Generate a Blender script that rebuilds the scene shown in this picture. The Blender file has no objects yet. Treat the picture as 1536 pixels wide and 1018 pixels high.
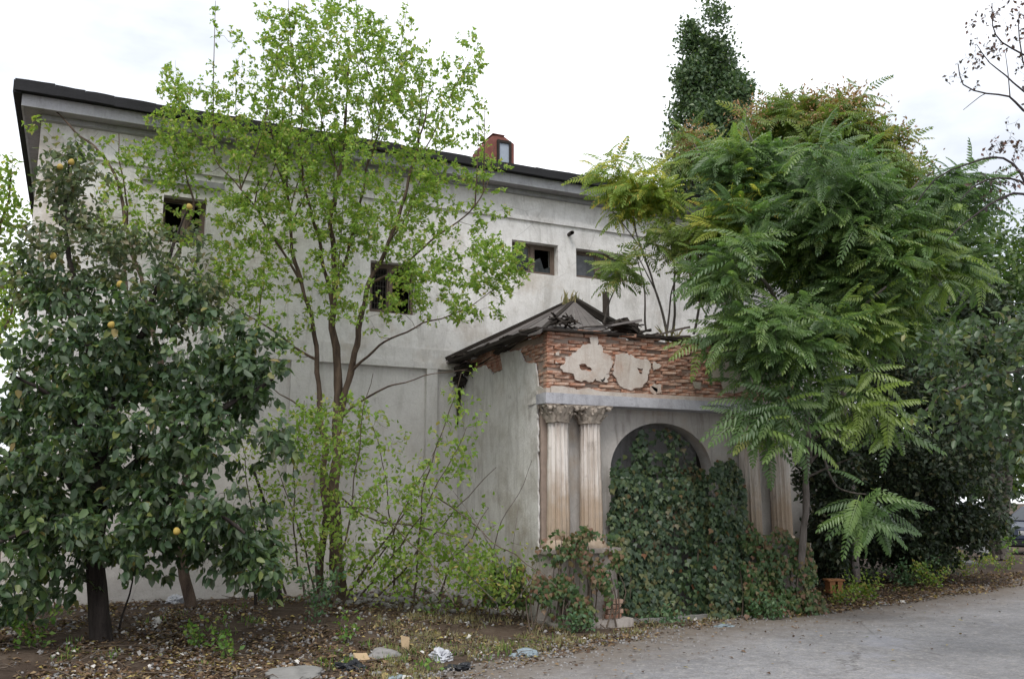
import bpy, bmesh, math, random
import numpy as np
from mathutils import Vector, Matrix, noise
random.seed(7); rng = np.random.default_rng(7)
S = bpy.context.scene; C = S.collection
PI = math.pi; R = math.radians
# ------------------------------------------------------------------ camera
# world frame: X runs along the building, Y into it, Z up; the camera stands at the origin
EYE = 1.6; F = 1378.0; TILT = R(9.92); YAW = R(25.1)
cam = bpy.data.objects.new('camera', bpy.data.cameras.new('camera')); C.objects.link(cam)
cam.data.lens = 36 * F / 1536; cam.data.sensor_width = 36
cam.location = (0, 0, EYE); cam.rotation_euler = (PI/2 + TILT, 0, -YAW)
cam.data.clip_end = 600; cam.data.clip_start = .05
S.camera = cam
# ------------------------------------------------------------------ world, sun, exposure
W = bpy.data.worlds.new('World'); S.world = W; W.use_nodes = True
nt = W.node_tree; nt.nodes.clear()
def wn(t, **k):
    n = nt.nodes.new(t)
    for a, b in k.items(): setattr(n, a, b)
    return n
SUN_EL, SUN_AZ = 52, 215      # azimuth clockwise from +Y
sky = wn('ShaderNodeTexSky', sky_type='NISHITA', sun_disc=False, sun_elevation=R(SUN_EL), sun_rotation=R(SUN_AZ), dust_density=2.0)
tc = wn('ShaderNodeTexCoord'); mp = wn('ShaderNodeMapping'); mp.inputs['Scale'].default_value = (1.2, 1.2, 3)
nz = wn('ShaderNodeTexNoise'); nz.inputs['Scale'].default_value = 1.1; nz.inputs['Detail'].default_value = 7; nz.inputs['Roughness'].default_value = .55
cr = wn('ShaderNodeValToRGB'); cr.color_ramp.elements[0].position = .40; cr.color_ramp.elements[1].position = .60
cr.color_ramp.elements[0].color = (6.2, 6.55, 7.2, 1); cr.color_ramp.elements[1].color = (11.8, 12.0, 12.4, 1)
mx = wn('ShaderNodeMixRGB'); mx.inputs[0].default_value = .9
bg = wn('ShaderNodeBackground'); bg.inputs[1].default_value = .1; wo = wn('ShaderNodeOutputWorld')
L = nt.links.new
L(tc.outputs['Generated'], mp.inputs[0]); L(mp.outputs[0], nz.inputs[0]); L(nz.outputs[0], cr.inputs[0])
L(sky.outputs[0], mx.inputs[1]); L(cr.outputs[0], mx.inputs[2]); L(mx.outputs[0], bg.inputs[0]); L(bg.outputs[0], wo.inputs[0])
sl = bpy.data.lights.new('sun', 'SUN'); sl.energy = 1.5; sl.angle = R(25); sl.color = (1, .96, .9)
so = bpy.data.objects.new('sun', sl); C.objects.link(so)
az, el = R(SUN_AZ), R(SUN_EL)
sd = Vector((math.sin(az)*math.cos(el), math.cos(az)*math.cos(el), math.sin(el)))
so.rotation_euler = (-sd).to_track_quat('-Z', 'Y').to_euler(); so.location = (0, 0, 20)
S.view_settings.view_transform = 'Standard'; S.view_settings.look = 'None'
S.view_settings.exposure = 0.58; S.view_settings.gamma = 1; S.view_settings.use_curve_mapping = False
S.cycles.max_bounces = 7; S.cycles.diffuse_bounces = 3; S.cycles.glossy_bounces = 2; S.cycles.transmission_bounces = 4
# ------------------------------------------------------------------ measuring helpers (photo pixel -> place)
FWD = np.array([math.sin(YAW), math.cos(YAW), 0.]); RGT = np.array([math.cos(YAW), -math.sin(YAW), 0.]); UP = np.array([0, 0, 1.])
ORG = np.array([0, 0, EYE])
def ray(x, y):
    a, b = (x-768), (509-y)
    f = F*math.cos(TILT) - b*math.sin(TILT); u = F*math.sin(TILT) + b*math.cos(TILT)
    return FWD*f + RGT*a + UP*u
def onZ(x, y, z=0.): r = ray(x, y); return ORG + r*((z-EYE)/r[2])
def onY(x, y, Y): r = ray(x, y); return ORG + r*(Y/r[1])
def onX(x, y, X): r = ray(x, y); return ORG + r*(X/r[0])
def atD(x, y, d): r = ray(x, y); return ORG + r*(d/(r@FWD))
# ------------------------------------------------------------------ object helpers
def link(o, parent=None):
    C.objects.link(o)
    if parent is not None: o.parent = parent
    return o
def mesh_np(name, v, f_flat, f_sizes, mat, parent=None, smooth=False, attr=None):
    me = bpy.data.meshes.new(name)
    v = np.asarray(v, dtype=np.float32); f_flat = np.asarray(f_flat, dtype=np.int32); f_sizes = np.asarray(f_sizes, dtype=np.int32)
    me.vertices.add(len(v)); me.vertices.foreach_set('co', v.ravel())
    me.loops.add(len(f_flat)); me.loops.foreach_set('vertex_index', f_flat)
    me.polygons.add(len(f_sizes)); st = np.zeros(len(f_sizes), np.int32); st[1:] = np.cumsum(f_sizes)[:-1]
    me.polygons.foreach_set('loop_start', st); me.polygons.foreach_set('loop_total', f_sizes)
    if smooth: me.polygons.foreach_set('use_smooth', np.ones(len(f_sizes), bool))
    me.update(calc_edges=True); me.validate()
    if attr is not None:
        a = me.attributes.new('v', 'FLOAT', 'POINT'); a.data.foreach_set('value', np.asarray(attr, np.float32))
    me.materials.append(mat)
    return me
def obj(name, me, parent=None):
    return link(bpy.data.objects.new(name, me), parent)
def bobj(name, bm, mat, parent=None, smooth=False):
    me = bpy.data.meshes.new(name); bmesh.ops.recalc_face_normals(bm, faces=bm.faces); bm.to_mesh(me); bm.free()
    me.materials.append(mat)
    if smooth: me.polygons.foreach_set('use_smooth', [True]*len(me.polygons))
    return obj(name, me, parent)
def thing(name, label, cat, loc=(0, 0, 0), group=None):
    o = bpy.data.objects.new(name, None); o.empty_display_size = .2; link(o); tag(o, label, cat, group)
    o['base'] = 1; del o['base']
    return o
def tag(o, label, cat, group=None):
    o['label'] = label; o['category'] = cat
    if group: o['group'] = group
    return o
def stuff(o): o['kind'] = 'stuff'; return o
def struct(o): o['kind'] = 'structure'; return o
def box(bm, x0, x1, y0, y1, z0, z1, M=None):
    vs = [bm.verts.new(p) for p in ((x0,y0,z0),(x1,y0,z0),(x1,y1,z0),(x0,y1,z0),(x0,y0,z1),(x1,y0,z1),(x1,y1,z1),(x0,y1,z1))]
    if M is not None:
        for v in vs: v.co = M @ v.co
    for q in ((0,3,2,1),(4,5,6,7),(0,1,5,4),(1,2,6,5),(2,3,7,6),(3,0,4,7)): bm.faces.new([vs[i] for i in q])
    return vs
def bar(bm, a, b, w, h, jit=0):
    a, b = Vector(a), Vector(b); d = b-a; Lh = d.length
    q = d.to_track_quat('X', 'Z').to_matrix().to_4x4(); q.translation = a
    vs = box(bm, 0, Lh, -w/2, w/2, -h/2, h/2, q)
    if jit:
        for v in vs: v.co += Vector([random.uniform(-jit, jit) for _ in range(3)])
    return vs
def rough(bm, amp, sc, seed=0, axis=None):
    for v in bm.verts:
        n = noise.noise_vector(v.co*sc + Vector((seed, 0, 0)))*amp
        if axis is not None:
            for i in range(3):
                if i not in axis: n[i] = 0
        v.co += n
def subdiv(bm, n): bmesh.ops.subdivide_edges(bm, edges=bm.edges[:], cuts=n, use_grid_fill=True)
def tube_np(pts, rad, k=6):
    """tube along pts with radii; returns verts, flat faces, sizes"""
    pts = np.asarray(pts, float); n = len(pts); rad = np.asarray(rad, float)
    t = np.gradient(pts, axis=0); t /= (np.linalg.norm(t, axis=1)[:, None]+1e-9)
    ref = np.tile(np.array([0.31, .22, .92]), (n, 1)); bad = np.abs((t*ref).sum(1)) > .95; ref[bad] = [1, 0, 0]
    a = np.cross(t, ref); a /= np.linalg.norm(a, axis=1)[:, None]+1e-9; b = np.cross(t, a)
    th = np.arange(k)*2*PI/k
    v = pts[:, None] + rad[:, None, None]*(np.cos(th)[None, :, None]*a[:, None] + np.sin(th)[None, :, None]*b[:, None])
    i = np.arange(n-1)[:, None]*k; j = np.arange(k)[None]; j2 = (j+1) % k
    q = np.stack([i+j, i+j2, i+k+j2, i+k+j], -1).reshape(-1, 4)
    return v.reshape(-1, 3), q
def tubes(name, lst, mat, parent=None, k=5, bump=0):
    if not lst: print('EMPTY', name, parent and parent['label']); lst = [(np.array([[0, 0, -1.], [0, 0, -1.1]]), np.array([.001, .001]))]
    V = []; Q = []; o = 0
    for pts, rad in lst:
        v, q = tube_np(pts, rad, k)
        V.append(v); Q.append(q+o); o += len(v)
    V = np.concatenate(V); Q = np.concatenate(Q)
    if bump:
        V = V + rng.normal(0, bump, V.shape)
    return obj(name, mesh_np(name, V, Q.ravel(), np.full(len(Q), 4), mat, smooth=True), parent)
def spline(pts, step=.12):
    """Catmull-Rom resample"""
    P = np.asarray(pts, float)
    if len(P) == 2: n = max(2, int(np.linalg.norm(P[1]-P[0])/step)+1); return P[0]+(P[1]-P[0])*np.linspace(0, 1, n)[:, None]
    Q = np.vstack([2*P[0]-P[1], P, 2*P[-1]-P[-2]]); out = []
    for i in range(1, len(Q)-2):
        n = max(2, int(np.linalg.norm(Q[i+1]-Q[i])/step)); t = np.linspace(0, 1, n, endpoint=False)[:, None]
        p0, p1, p2, p3 = Q[i-1:i+3]
        out.append(.5*((2*p1)+(-p0+p2)*t+(2*p0-5*p1+4*p2-p3)*t*t+(-p0+3*p1-3*p2+p3)*t**3))
    out.append(P[-1:]); return np.vstack(out)
# ------------------------------------------------------------------ materials
class N:
    def __init__(s, name):
        s.m = bpy.data.materials.new(name); s.m.use_nodes = True; s.t = s.m.node_tree; s.t.nodes.clear()
        s.out = s.t.nodes.new('ShaderNodeOutputMaterial'); s.p = s.t.nodes.new('ShaderNodeBsdfPrincipled')
        s.L(s.p.outputs[0], s.out.inputs[0]); s.tc = s.t.nodes.new('ShaderNodeTexCoord')
    def L(s, a, b): s.t.links.new(a, b)
    def setin(s, inp, v):
        if isinstance(v, bpy.types.NodeSocket): s.L(v, inp)
        elif isinstance(v, (tuple, list)) and len(v) == 3 and inp.type == 'RGBA': inp.default_value = (*v, 1)
        else: inp.default_value = v
    def noise(s, scale, detail=5, rough=.6, stretch=(1, 1, 1), dist=0, off=0, co='Object'):
        m = s.t.nodes.new('ShaderNodeMapping'); m.inputs['Scale'].default_value = stretch; m.inputs['Location'].default_value = (off, off, off)
        s.L(s.tc.outputs[co], m.inputs[0]); n = s.t.nodes.new('ShaderNodeTexNoise')
        n.inputs['Scale'].default_value = scale; n.inputs['Detail'].default_value = detail; n.inputs['Roughness'].default_value = rough; n.inputs['Distortion'].default_value = dist
        s.L(m.outputs[0], n.inputs[0]); return n.outputs[0]
    def ramp(s, x, stops):
        r = s.t.nodes.new('ShaderNodeValToRGB'); e = r.color_ramp.elements
        while len(e) < len(stops): e.new(.5)
        for k, (p, c) in enumerate(stops):
            e[k].position = p; e[k].color = (*c, 1) if isinstance(c, tuple) else (c, c, c, 1)
        s.setin(r.inputs[0], x); return r.outputs[0]
    def mix(s, f, a, b, mode='MIX'):
        n = s.t.nodes.new('ShaderNodeMixRGB'); n.blend_type = mode
        s.setin(n.inputs[0], f); s.setin(n.inputs[1], a); s.setin(n.inputs[2], b); return n.outputs[0]
    def math(s, op, a, b=0., clamp=False):
        n = s.t.nodes.new('ShaderNodeMath'); n.operation = op; n.use_clamp = clamp
        s.setin(n.inputs[0], a); s.setin(n.inputs[1], b); return n.outputs[0]
    def attr(s, nm='v'):
        n = s.t.nodes.new('ShaderNodeAttribute'); n.attribute_name = nm; return n.outputs['Fac']
    def orand(s): return s.t.nodes.new('ShaderNodeObjectInfo').outputs['Random']
    def sepxyz(s, co='Object'):
        n = s.t.nodes.new('ShaderNodeSeparateXYZ'); s.L(s.tc.outputs[co], n.inputs[0]); return n.outputs
    def bump(s, h, strength=.4, dist=.02):
        n = s.t.nodes.new('ShaderNodeBump'); n.inputs['Strength'].default_value = strength; n.inputs['Distance'].default_value = dist
        s.L(h, n.inputs['Height']); s.L(n.outputs[0], s.p.inputs['Normal'])
    def fin(s, col, rough=.9, metal=0, spec=.3):
        s.setin(s.p.inputs['Base Color'], col); s.setin(s.p.inputs['Roughness'], rough); s.p.inputs['Metallic'].default_value = metal
        s.p.inputs['Specular IOR Level'].default_value = spec; return s.m
def plain(name, col, rough=.8, metal=0, var=.25, sc=8, spec=.3, bump=.3):
    n = N(name); a = n.noise(sc, 6, .65)
    c = n.mix(a, tuple(x*(1-var) for x in col), tuple(min(1, x*(1+var)) for x in col))
    n.bump(n.noise(sc*5, 4), bump, .01); return n.fin(c, rough, metal, spec)
def plaster(name, base, dirt, dark, dirt_amt=.5, streak=.5, grad=None, warm=None, off=0):
    """old lime plaster: cloudy dirt, vertical run-off streaks, hairline cracks"""
    n = N(name)
    big = n.noise(.55, 6, .6, off=off); med = n.noise(2.6, 8, .68, off=off+3); fine = n.noise(28, 5, .7, off=off)
    st = n.noise(2.4, 8, .7, stretch=(1.5, 1.5, .22), off=off, dist=1.6); st2 = n.noise(7, 7, .7, stretch=(1, 1, .12), off=off+7, dist=1.2)
    c = n.mix(n.ramp(big, [(.38, 0.), (.66, 1.)]), base, tuple(x*.86 for x in base))
    c = n.mix(n.math('MULTIPLY', n.ramp(med, [(.46, 0.), (.7, 1.)]), dirt_amt), c, dirt)
    c = n.mix(n.math('MULTIPLY', n.ramp(st, [(.5, 0.), (.66, 1.)]), streak), c, dark)
    c = n.mix(n.math('MULTIPLY', n.ramp(st2, [(.52, 0.), (.75, 1.)]), streak*.3), c, dark)
    if warm: c = n.mix(n.math('MULTIPLY', n.ramp(n.noise(1.1, 5, .6, off=off+11), [(.55, 0.), (.68, 1.)]), .6), c, warm)
    if grad:
        z = n.sepxyz()['Z']; z0, z1, amt = grad
        g = n.math('MULTIPLY', n.ramp(n.math('ADD', n.math('DIVIDE', n.math('SUBTRACT', z, z0), z1-z0), n.math('MULTIPLY', n.math('SUBTRACT', med, .5), .9)), [(0., 1.), (1., 0.)]), amt)
        c = n.mix(g, c, n.mix(n.ramp(big, [(.4, 0.), (.6, 1.)]), dirt, dark))
    sp = n.ramp(n.noise(5, 9, .8, off=off+20), [(.58, 0.), (.68, 1.)])
    c = n.mix(n.math('MULTIPLY', sp, .45), c, dark)
    c = n.mix(n.math('MULTIPLY', n.ramp(fine, [(.3, 1.), (.6, 0.)]), .18), c, dark)
    vo = n.t.nodes.new('ShaderNodeTexVoronoi'); vo.feature = 'DISTANCE_TO_EDGE'; vo.inputs['Scale'].default_value = 1.3
    wm = n.mix(.3, n.tc.outputs['Object'], n.t.nodes.new('ShaderNodeTexNoise').outputs[1]); n.L(wm, vo.inputs[0])
    crack = n.math('MULTIPLY', n.ramp(vo.outputs[0], [(.0, 1.), (.008, 0.)]), n.ramp(n.noise(.8, 3, off=off+2), [(.5, 0.), (.62, .3)]))
    c = n.mix(crack, c, tuple(x*.5 for x in dark))
    n.bump(n.math('ADD', n.math('MULTIPLY', med, 1.6), n.math('MULTIPLY', fine, .4)), .55, .025)
    return n.fin(c, .93, 0, .2)
M = {}
M['wall'] = plaster('white_wall_plaster', (.86, .84, .83), (.50, .47, .435), (.29, .27, .25), .55, .33, grad=(2.2, 4.5, .66), warm=(.48, .41, .34))
M['side'] = plaster('grey_side_plaster', (.66, .645, .62), (.42, .395, .36), (.17, .15, .13), .95, .34, grad=(0, 1.4, .6), warm=(.27, .235, .18), off=5)
M['front'] = plaster('portico_plaster', (.50, .47, .44), (.30, .27, .235), (.15, .13, .115), .5, .5, warm=(.40, .31, .22), off=9)
M['ledge'] = plaster('grey_ledge', (.42, .42, .45), (.24, .23, .24), (.10, .10, .11), .5, .35, off=14)
M['patch'] = plaster('patch_plaster', (.56, .51, .46), (.40, .33, .27), (.27, .19, .15), .85, .4, warm=(.42, .27, .20), off=17)
M['mossy'] = plaster('mossy_plaster', (.40, .36, .30), (.24, .23, .14), (.12, .11, .08), .6, .4, off=19)
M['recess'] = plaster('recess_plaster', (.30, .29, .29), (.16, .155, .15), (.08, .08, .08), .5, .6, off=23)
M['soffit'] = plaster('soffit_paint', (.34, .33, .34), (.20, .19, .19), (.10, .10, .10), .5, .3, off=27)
M['cornice'] = plaster('cornice_paint', (.44, .44, .46), (.27, .26, .26), (.14, .14, .14), .45, .35, off=29)
def col_mat():
    n = N('fluted_column_stone'); z = n.sepxyz()['Z']
    med = n.noise(5, 8, .7); st = n.noise(9, 6, .65, stretch=(1, 1, .12)); fine = n.noise(40, 4, .7)
    c = n.mix(n.ramp(st, [(.35, 0.), (.62, 1.)]), (.66, .62, .58), (.40, .34, .29))
    g = n.ramp(n.math('ADD', n.math('DIVIDE', n.math('SUBTRACT', z, 1.2), 1.0), n.math('MULTIPLY', n.math('SUBTRACT', med, .5), 1.2)), [(.25, 1.), (.75, 0.)])
    c = n.mix(n.math('MULTIPLY', g, .75), c, (.34, .25, .17))
    c = n.mix(n.math('MULTIPLY', n.ramp(med, [(.55, 0.), (.72, 1.)]), .6), c, (.22, .18, .15))
    n.bump(n.math('ADD', med, n.math('MULTIPLY', fine, .5)), .6, .012); return n.fin(c, .9, 0, .2)
M['column'] = col_mat()
M['capital'] = plaster('capital_stone', (.44, .38, .32), (.27, .225, .18), (.12, .10, .085), .75, .4, off=31)
def brick_mat(nm, cols):
    n = N(nm); r = n.orand(); a = n.noise(14, 6, .7, off=3)
    c = n.ramp(n.math('FRACT', n.math('ADD', n.math('MULTIPLY', r, 7.3), n.math('MULTIPLY', a, .35))), [(i/(len(cols)-1), k) for i, k in enumerate(cols)])
    c = n.mix(n.math('MULTIPLY', n.ramp(n.noise(9, 8, .78), [(.44, 0.), (.62, 1.)]), .75), c, (.50, .40, .33))
    c = n.mix(n.math('MULTIPLY', n.ramp(n.noise(3, 7, .7, off=8), [(.52, 0.), (.68, 1.)]), .7), c, (.13, .085, .065))
    n.bump(n.noise(45, 5, .7), .8, .012); return n.fin(c, .95, 0, .15)
M['brick'] = brick_mat('old_red_brick', [(.37, .165, .10), (.46, .235, .15), (.33, .145, .09), (.47, .29, .205), (.26, .125, .085), (.43, .20, .12)])
M['core'] = plain('lime_mortar', (.30, .235, .195), .97, 0, .35, 12)
M['roofblack'] = plain('black_roof_felt', (.018, .018, .02), .85, 0, .5, 5)
M['oldwood'] = plain('weathered_board', (.085, .068, .058), .9, 0, .55, 9)
M['darkwood'] = plain('rotten_dark_wood', (.030, .024, .020), .95, 0, .5, 9)
M['sheet'] = plain('weathered_roof_sheet', (.15, .135, .13), .8, .0, .45, 5)
M['frame'] = plain('window_frame_brown', (.14, .105, .085), .8, 0, .4, 12)
M['redpaint'] = plain('faded_red_paint', (.19, .075, .06), .9, 0, .75, 5)
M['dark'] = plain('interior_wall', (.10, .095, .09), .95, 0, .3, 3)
M['metal'] = plain('rusty_pipe', (.07, .06, .055), .7, .3, .4, 20)
def glass_mat():
    n = N('dusty_window_glass'); d = n.noise(5, 5, .6)
    c = n.mix(n.ramp(d, [(.4, 0.), (.65, 1.)]), (.015, .018, .02), (.07, .075, .085)); return n.fin(c, .25, 0, .45)
M['glass'] = glass_mat()
def bark(name, a, b, sc=9):
    n = N(name); s1 = n.noise(sc, 7, .7, stretch=(1, 1, .22)); s2 = n.noise(sc*4, 5, .7, stretch=(1, 1, .3))
    c = n.mix(n.ramp(s1, [(.35, 0.), (.65, 1.)]), a, b); n.bump(n.math('ADD', s1, n.math('MULTIPLY', s2, .5)), .9, .03); return n.fin(c, .95, 0, .15)
M['bark'] = bark('brown_bark', (.055, .04, .032), (.16, .115, .085))
M['darkbark'] = bark('dark_bark', (.022, .018, .017), (.06, .05, .045))
M['greybark'] = bark('grey_bark', (.10, .085, .075), (.20, .175, .16), 14)
M['twig'] = plain('twig_bark', (.11, .085, .065), .9, 0, .4, 10)
M['darktwig'] = plain('dark_twig_bark', (.045, .036, .036), .9, 0, .4, 10)
def leafmat(name, stops, trans=.35, tcol=None, rough=.45, back=None, patch=None, spec=.4, pscale=1.2):
    """stops: colours over the per-leaf value v; patch: (colour, lo, hi) for whole areas that have turned"""
    n = N(name); v = n.math('FRACT', n.math('ADD', n.attr(), n.orand()))
    c = n.ramp(v, stops)
    if patch:
        for i, (pc, lo, hi) in enumerate(patch):
            f = n.ramp(n.math('ADD', n.noise(pscale, 3, .6, off=40+i*13, co='Object'), n.math('MULTIPLY', n.math('SUBTRACT', v, .5), .22)), [(lo, 0.), (hi, 1.)])
            c = n.mix(f, c, pc)
    cf = c
    if back:
        g = n.t.nodes.new('ShaderNodeNewGeometry'); cf = n.mix(n.math('MULTIPLY', g.outputs['Backfacing'], .75), c, back)
    n.fin(cf, rough, 0, spec)
    tr = n.t.nodes.new('ShaderNodeBsdfTranslucent'); n.L(n.mix(1., c, tcol or (1.5, 1.7, .7), 'MULTIPLY'), tr.inputs[0])
    ms = n.t.nodes.new('ShaderNodeMixShader'); ms.inputs[0].default_value = trans
    n.L(n.p.outputs[0], ms.inputs[1]); n.L(tr.outputs[0], ms.inputs[2]); n.L(ms.outputs[0], n.out.inputs[0]); return n.m
M['lf_light'] = leafmat('fresh_green_leaf', [(0, (.15, .26, .05)), (.4, (.22, .35, .07)), (.75, (.30, .42, .10)), (.93, (.36, .40, .12)), (1, (.42, .36, .15))], .54, (1.35, 1.35, .7))
M['lf_thicket'] = leafmat('olive_thicket_leaf', [(0, (.10, .18, .035)), (.5, (.17, .26, .05)), (.8, (.26, .28, .07)), (1, (.34, .24, .09))], .4)
M['lf_quince'] = leafmat('dark_quince_leaf', [(0, (.035, .068, .032)), (.4, (.054, .098, .042)), (.7, (.076, .125, .048)), (.88, (.105, .155, .05)), (.96, (.16, .19, .055)), (1, (.24, .18, .07))], .28, (1.3, 1.6, .5), .45, back=(.17, .21, .15), spec=.45)
M['lf_quince_top'] = leafmat('dry_quince_leaf', [(0, (.045, .07, .035)), (.4, (.08, .12, .05)), (.7, (.13, .15, .07)), (1, (.19, .155, .09))], .3, None, .5, back=(.17, .19, .14))
M['lf_ail'] = leafmat('ailanthus_leaflet', [(0, (.085, .15, .055)), (.35, (.135, .22, .07)), (.75, (.20, .295, .085)), (.95, (.25, .31, .08)), (1, (.36, .30, .08))], .4, (1.25, 1.45, .7), .36, back=(.17, .24, .14), spec=.6, patch=[((.20, .27, .06), .52, .62), ((.085, .15, .055), .53, .63)], pscale=.55)
M['lf_ail_lt'] = leafmat('light_ailanthus_leaflet', [(0, (.10, .16, .04)), (.5, (.16, .23, .055)), (.8, (.21, .27, .07)), (1, (.28, .26, .08))], .4, (1.3, 1.4, .7), .4, spec=.5)
M['lf_ail_yel'] = leafmat('yellowing_leaflet', [(0, (.17, .26, .05)), (.45, (.26, .36, .07)), (.75, (.38, .42, .08)), (.92, (.55, .52, .10)), (1, (.48, .36, .08))], .45, (1.2, 1.2, .7), .5)
M['seed'] = leafmat('russet_seed_cluster', [(0, (.20, .12, .05)), (.5, (.29, .15, .07)), (1, (.30, .24, .10))], .2)
M['lf_poplar'] = leafmat('poplar_leaf', [(0, (.04, .075, .035)), (.5, (.075, .125, .06)), (1, (.14, .19, .09))], .25, None, .4)
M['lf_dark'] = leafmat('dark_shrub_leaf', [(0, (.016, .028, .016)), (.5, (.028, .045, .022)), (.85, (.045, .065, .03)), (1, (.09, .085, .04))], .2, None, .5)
M['lf_mul'] = leafmat('grey_green_broad_leaf', [(0, (.03, .06, .028)), (.5, (.055, .095, .04)), (.85, (.09, .14, .05)), (1, (.18, .17, .05))], .28, None, .4, back=(.12, .16, .11), spec=.5)
M['lf_ivy'] = leafmat('dark_ivy_leaf', [(0, (.028, .052, .028)), (.5, (.05, .085, .042)), (.85, (.08, .12, .05)), (.96, (.10, .12, .04)), (1, (.18, .07, .04))], .22, None, .45, patch=[((.11, .045, .03), .62, .80), ((.12, .12, .045), .60, .78)])
M['lf_ivy2'] = leafmat('turning_creeper_leaf', [(0, (.035, .075, .025)), (.45, (.065, .115, .035)), (.72, (.12, .155, .05)), (.88, (.17, .12, .06)), (1, (.16, .07, .045))], .3, None, .5, patch=[((.19, .105, .07), .54, .74)])
M['lf_weed'] = leafmat('weed_leaf', [(0, (.07, .15, .03)), (.6, (.12, .23, .04)), (1, (.22, .28, .06))], .35)
M['lf_weedgrey'] = leafmat('grey_weed_leaf', [(0, (.06, .12, .06)), (.6, (.09, .17, .08)), (1, (.14, .20, .10))], .3)
M['litter'] = leafmat('fallen_leaf', [(0, (.055, .033, .022)), (.4, (.11, .065, .038)), (.7, (.18, .115, .065)), (.88, (.28, .20, .11)), (.97, (.40, .32, .10)), (1, (.16, .20, .07))], .1, None, .8)
M['drygrass'] = leafmat('dry_grass', [(0, (.20, .17, .09)), (.6, (.30, .26, .14)), (1, (.14, .18, .06))], .2, None, .8)
def dirt_mat():
    n = N('dirt'); a = n.noise(.9, 8, .65); b = n.noise(7, 8, .7); c0 = n.noise(60, 5, .7)
    c = n.mix(n.ramp(a, [(.35, 0.), (.65, 1.)]), (.060, .043, .033), (.115, .085, .064))
    c = n.mix(n.math('MULTIPLY', n.ramp(b, [(.5, 0.), (.68, 1.)]), .6), c, (.16, .128, .10))
    c = n.mix(n.math('MULTIPLY', n.ramp(c0, [(.5, 0.), (.7, 1.)]), .5), c, (.04, .03, .025))
    n.bump(n.math('ADD', b, n.math('MULTIPLY', c0, .6)), .8, .03); return n.fin(c, .97, 0, .1)
M['dirt'] = dirt_mat()
def road_mat():
    n = N('worn_asphalt'); a = n.noise(.8, 8, .6); g = n.noise(42, 6, .85); g2 = n.noise(14, 7, .8); b = n.noise(3, 7, .7, off=4)
    c = n.mix(n.ramp(a, [(.38, 0.), (.62, 1.)]), (.21, .207, .215), (.30, .295, .305))
    c = n.mix(n.math('MULTIPLY', n.ramp(g, [(.46, 0.), (.58, 1.)]), .65), c, (.13, .128, .13))
    c = n.mix(n.math('MULTIPLY', n.ramp(g2, [(.50, 0.), (.62, 1.)]), .55), c, (.42, .40, .37))
    c = n.mix(n.math('MULTIPLY', n.ramp(n.noise(6, 8, .8, off=15), [(.52, 0.), (.62, 1.)]), .6), c, (.15, .143, .14))
    vo = n.t.nodes.new('ShaderNodeTexVoronoi'); vo.feature = 'DISTANCE_TO_EDGE'; vo.inputs['Scale'].default_value = .7
    n.L(n.mix(.35, n.tc.outputs['Object'], n.noise(2.5, 6, .7)), vo.inputs[0])
    c = n.mix(n.math('MULTIPLY', n.ramp(vo.outputs[0], [(.0, 1.), (.010, 0.)]), n.ramp(n.noise(.5, 3, off=31), [(.5, 0.), (.6, .7)])), c, (.07, .065, .06))
    c = n.mix(n.math('MULTIPLY', n.ramp(n.noise(.45, 5, .6, off=9), [(.6, 0.), (.64, 1.)]), .35), c, (.30, .31, .36))
    e = n.ramp(n.math('ADD', n.attr('v'), n.math('MULTIPLY', n.math('SUBTRACT', b, .5), .9)), [(.25, 1.), (.85, 0.)])
    c = n.mix(n.math('MULTIPLY', e, .9), c, n.mix(b, (.13, .105, .085), (.22, .185, .15)))
    n.bump(n.math('ADD', g, g2), .7, .012); return n.fin(c, .9, 0, .25)
M['road'] = road_mat()
M['stone'] = plain('rubble_stone', (.24, .23, .225), .95, 0, .35, 8)
M['concrete'] = plain('concrete_slab', (.21, .205, .195), .95, 0, .3, 7)
M['plastic_w'] = plain('white_plastic_bag', (.45, .46, .49), .45, 0, .2, 12)
M['plastic_b'] = plain('grey_blue_plastic', (.22, .27, .30), .4, 0, .3, 12)
M['plastic_k'] = plain('black_plastic_bag', (.025, .027, .032), .35, 0, .4, 12)
M['teal'] = plain('teal_plastic', (.05, .24, .24), .4, 0, .3, 12)
M['card'] = plain('tan_cardboard', (.42, .31, .19), .9, 0, .2, 12)
M['crate'] = plain('orange_crate_wood', (.30, .14, .06), .85, 0, .35, 14)
M['paper'] = plain('dirty_paper', (.52, .50, .47), .9, 0, .25, 14)
# ------------------------------------------------------------------ foliage helpers
def frames(d, nrm):
    d = d/(np.linalg.norm(d, axis=1)[:, None]+1e-9); n = nrm - (nrm*d).sum(1)[:, None]*d
    n /= np.linalg.norm(n, axis=1)[:, None]+1e-9; x = np.cross(d, n)
    return np.stack([x, d, n], -1)       # columns: right, along, normal
def bake(name, tv, tf, pos, Rm, sc, v, mat, parent=None):
    tv = np.asarray(tv, float); N_ = len(pos); k = len(tv)
    P = np.einsum('nij,kj->nki', Rm, tv)*np.asarray(sc)[:, None, None] + pos[:, None]
    sizes = np.array([len(f) for f in tf]); flat = np.concatenate([np.array(f) for f in tf])
    F_ = (flat[None] + (np.arange(N_)*k)[:, None]).ravel()
    at = np.repeat(v, k)
    return obj(name, mesh_np(name, P.reshape(-1, 3), F_, np.tile(sizes, N_), mat, attr=at), parent)
def leaf_t(w=.5, fold=.12, curl=-.12):   # ovate, 6 tris
    v = [(0,0,0), (-w*.42,.3,fold*.8), (-w*.36,.68,fold*.5+curl*.4), (0,1,curl), (w*.36,.68,fold*.5+curl*.4), (w*.42,.3,fold*.8), (0,.5,-.02)]
    f = [(0,6,1), (1,6,2), (2,6,3), (3,6,4), (4,6,5), (5,6,0)]
    return v, f
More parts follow.
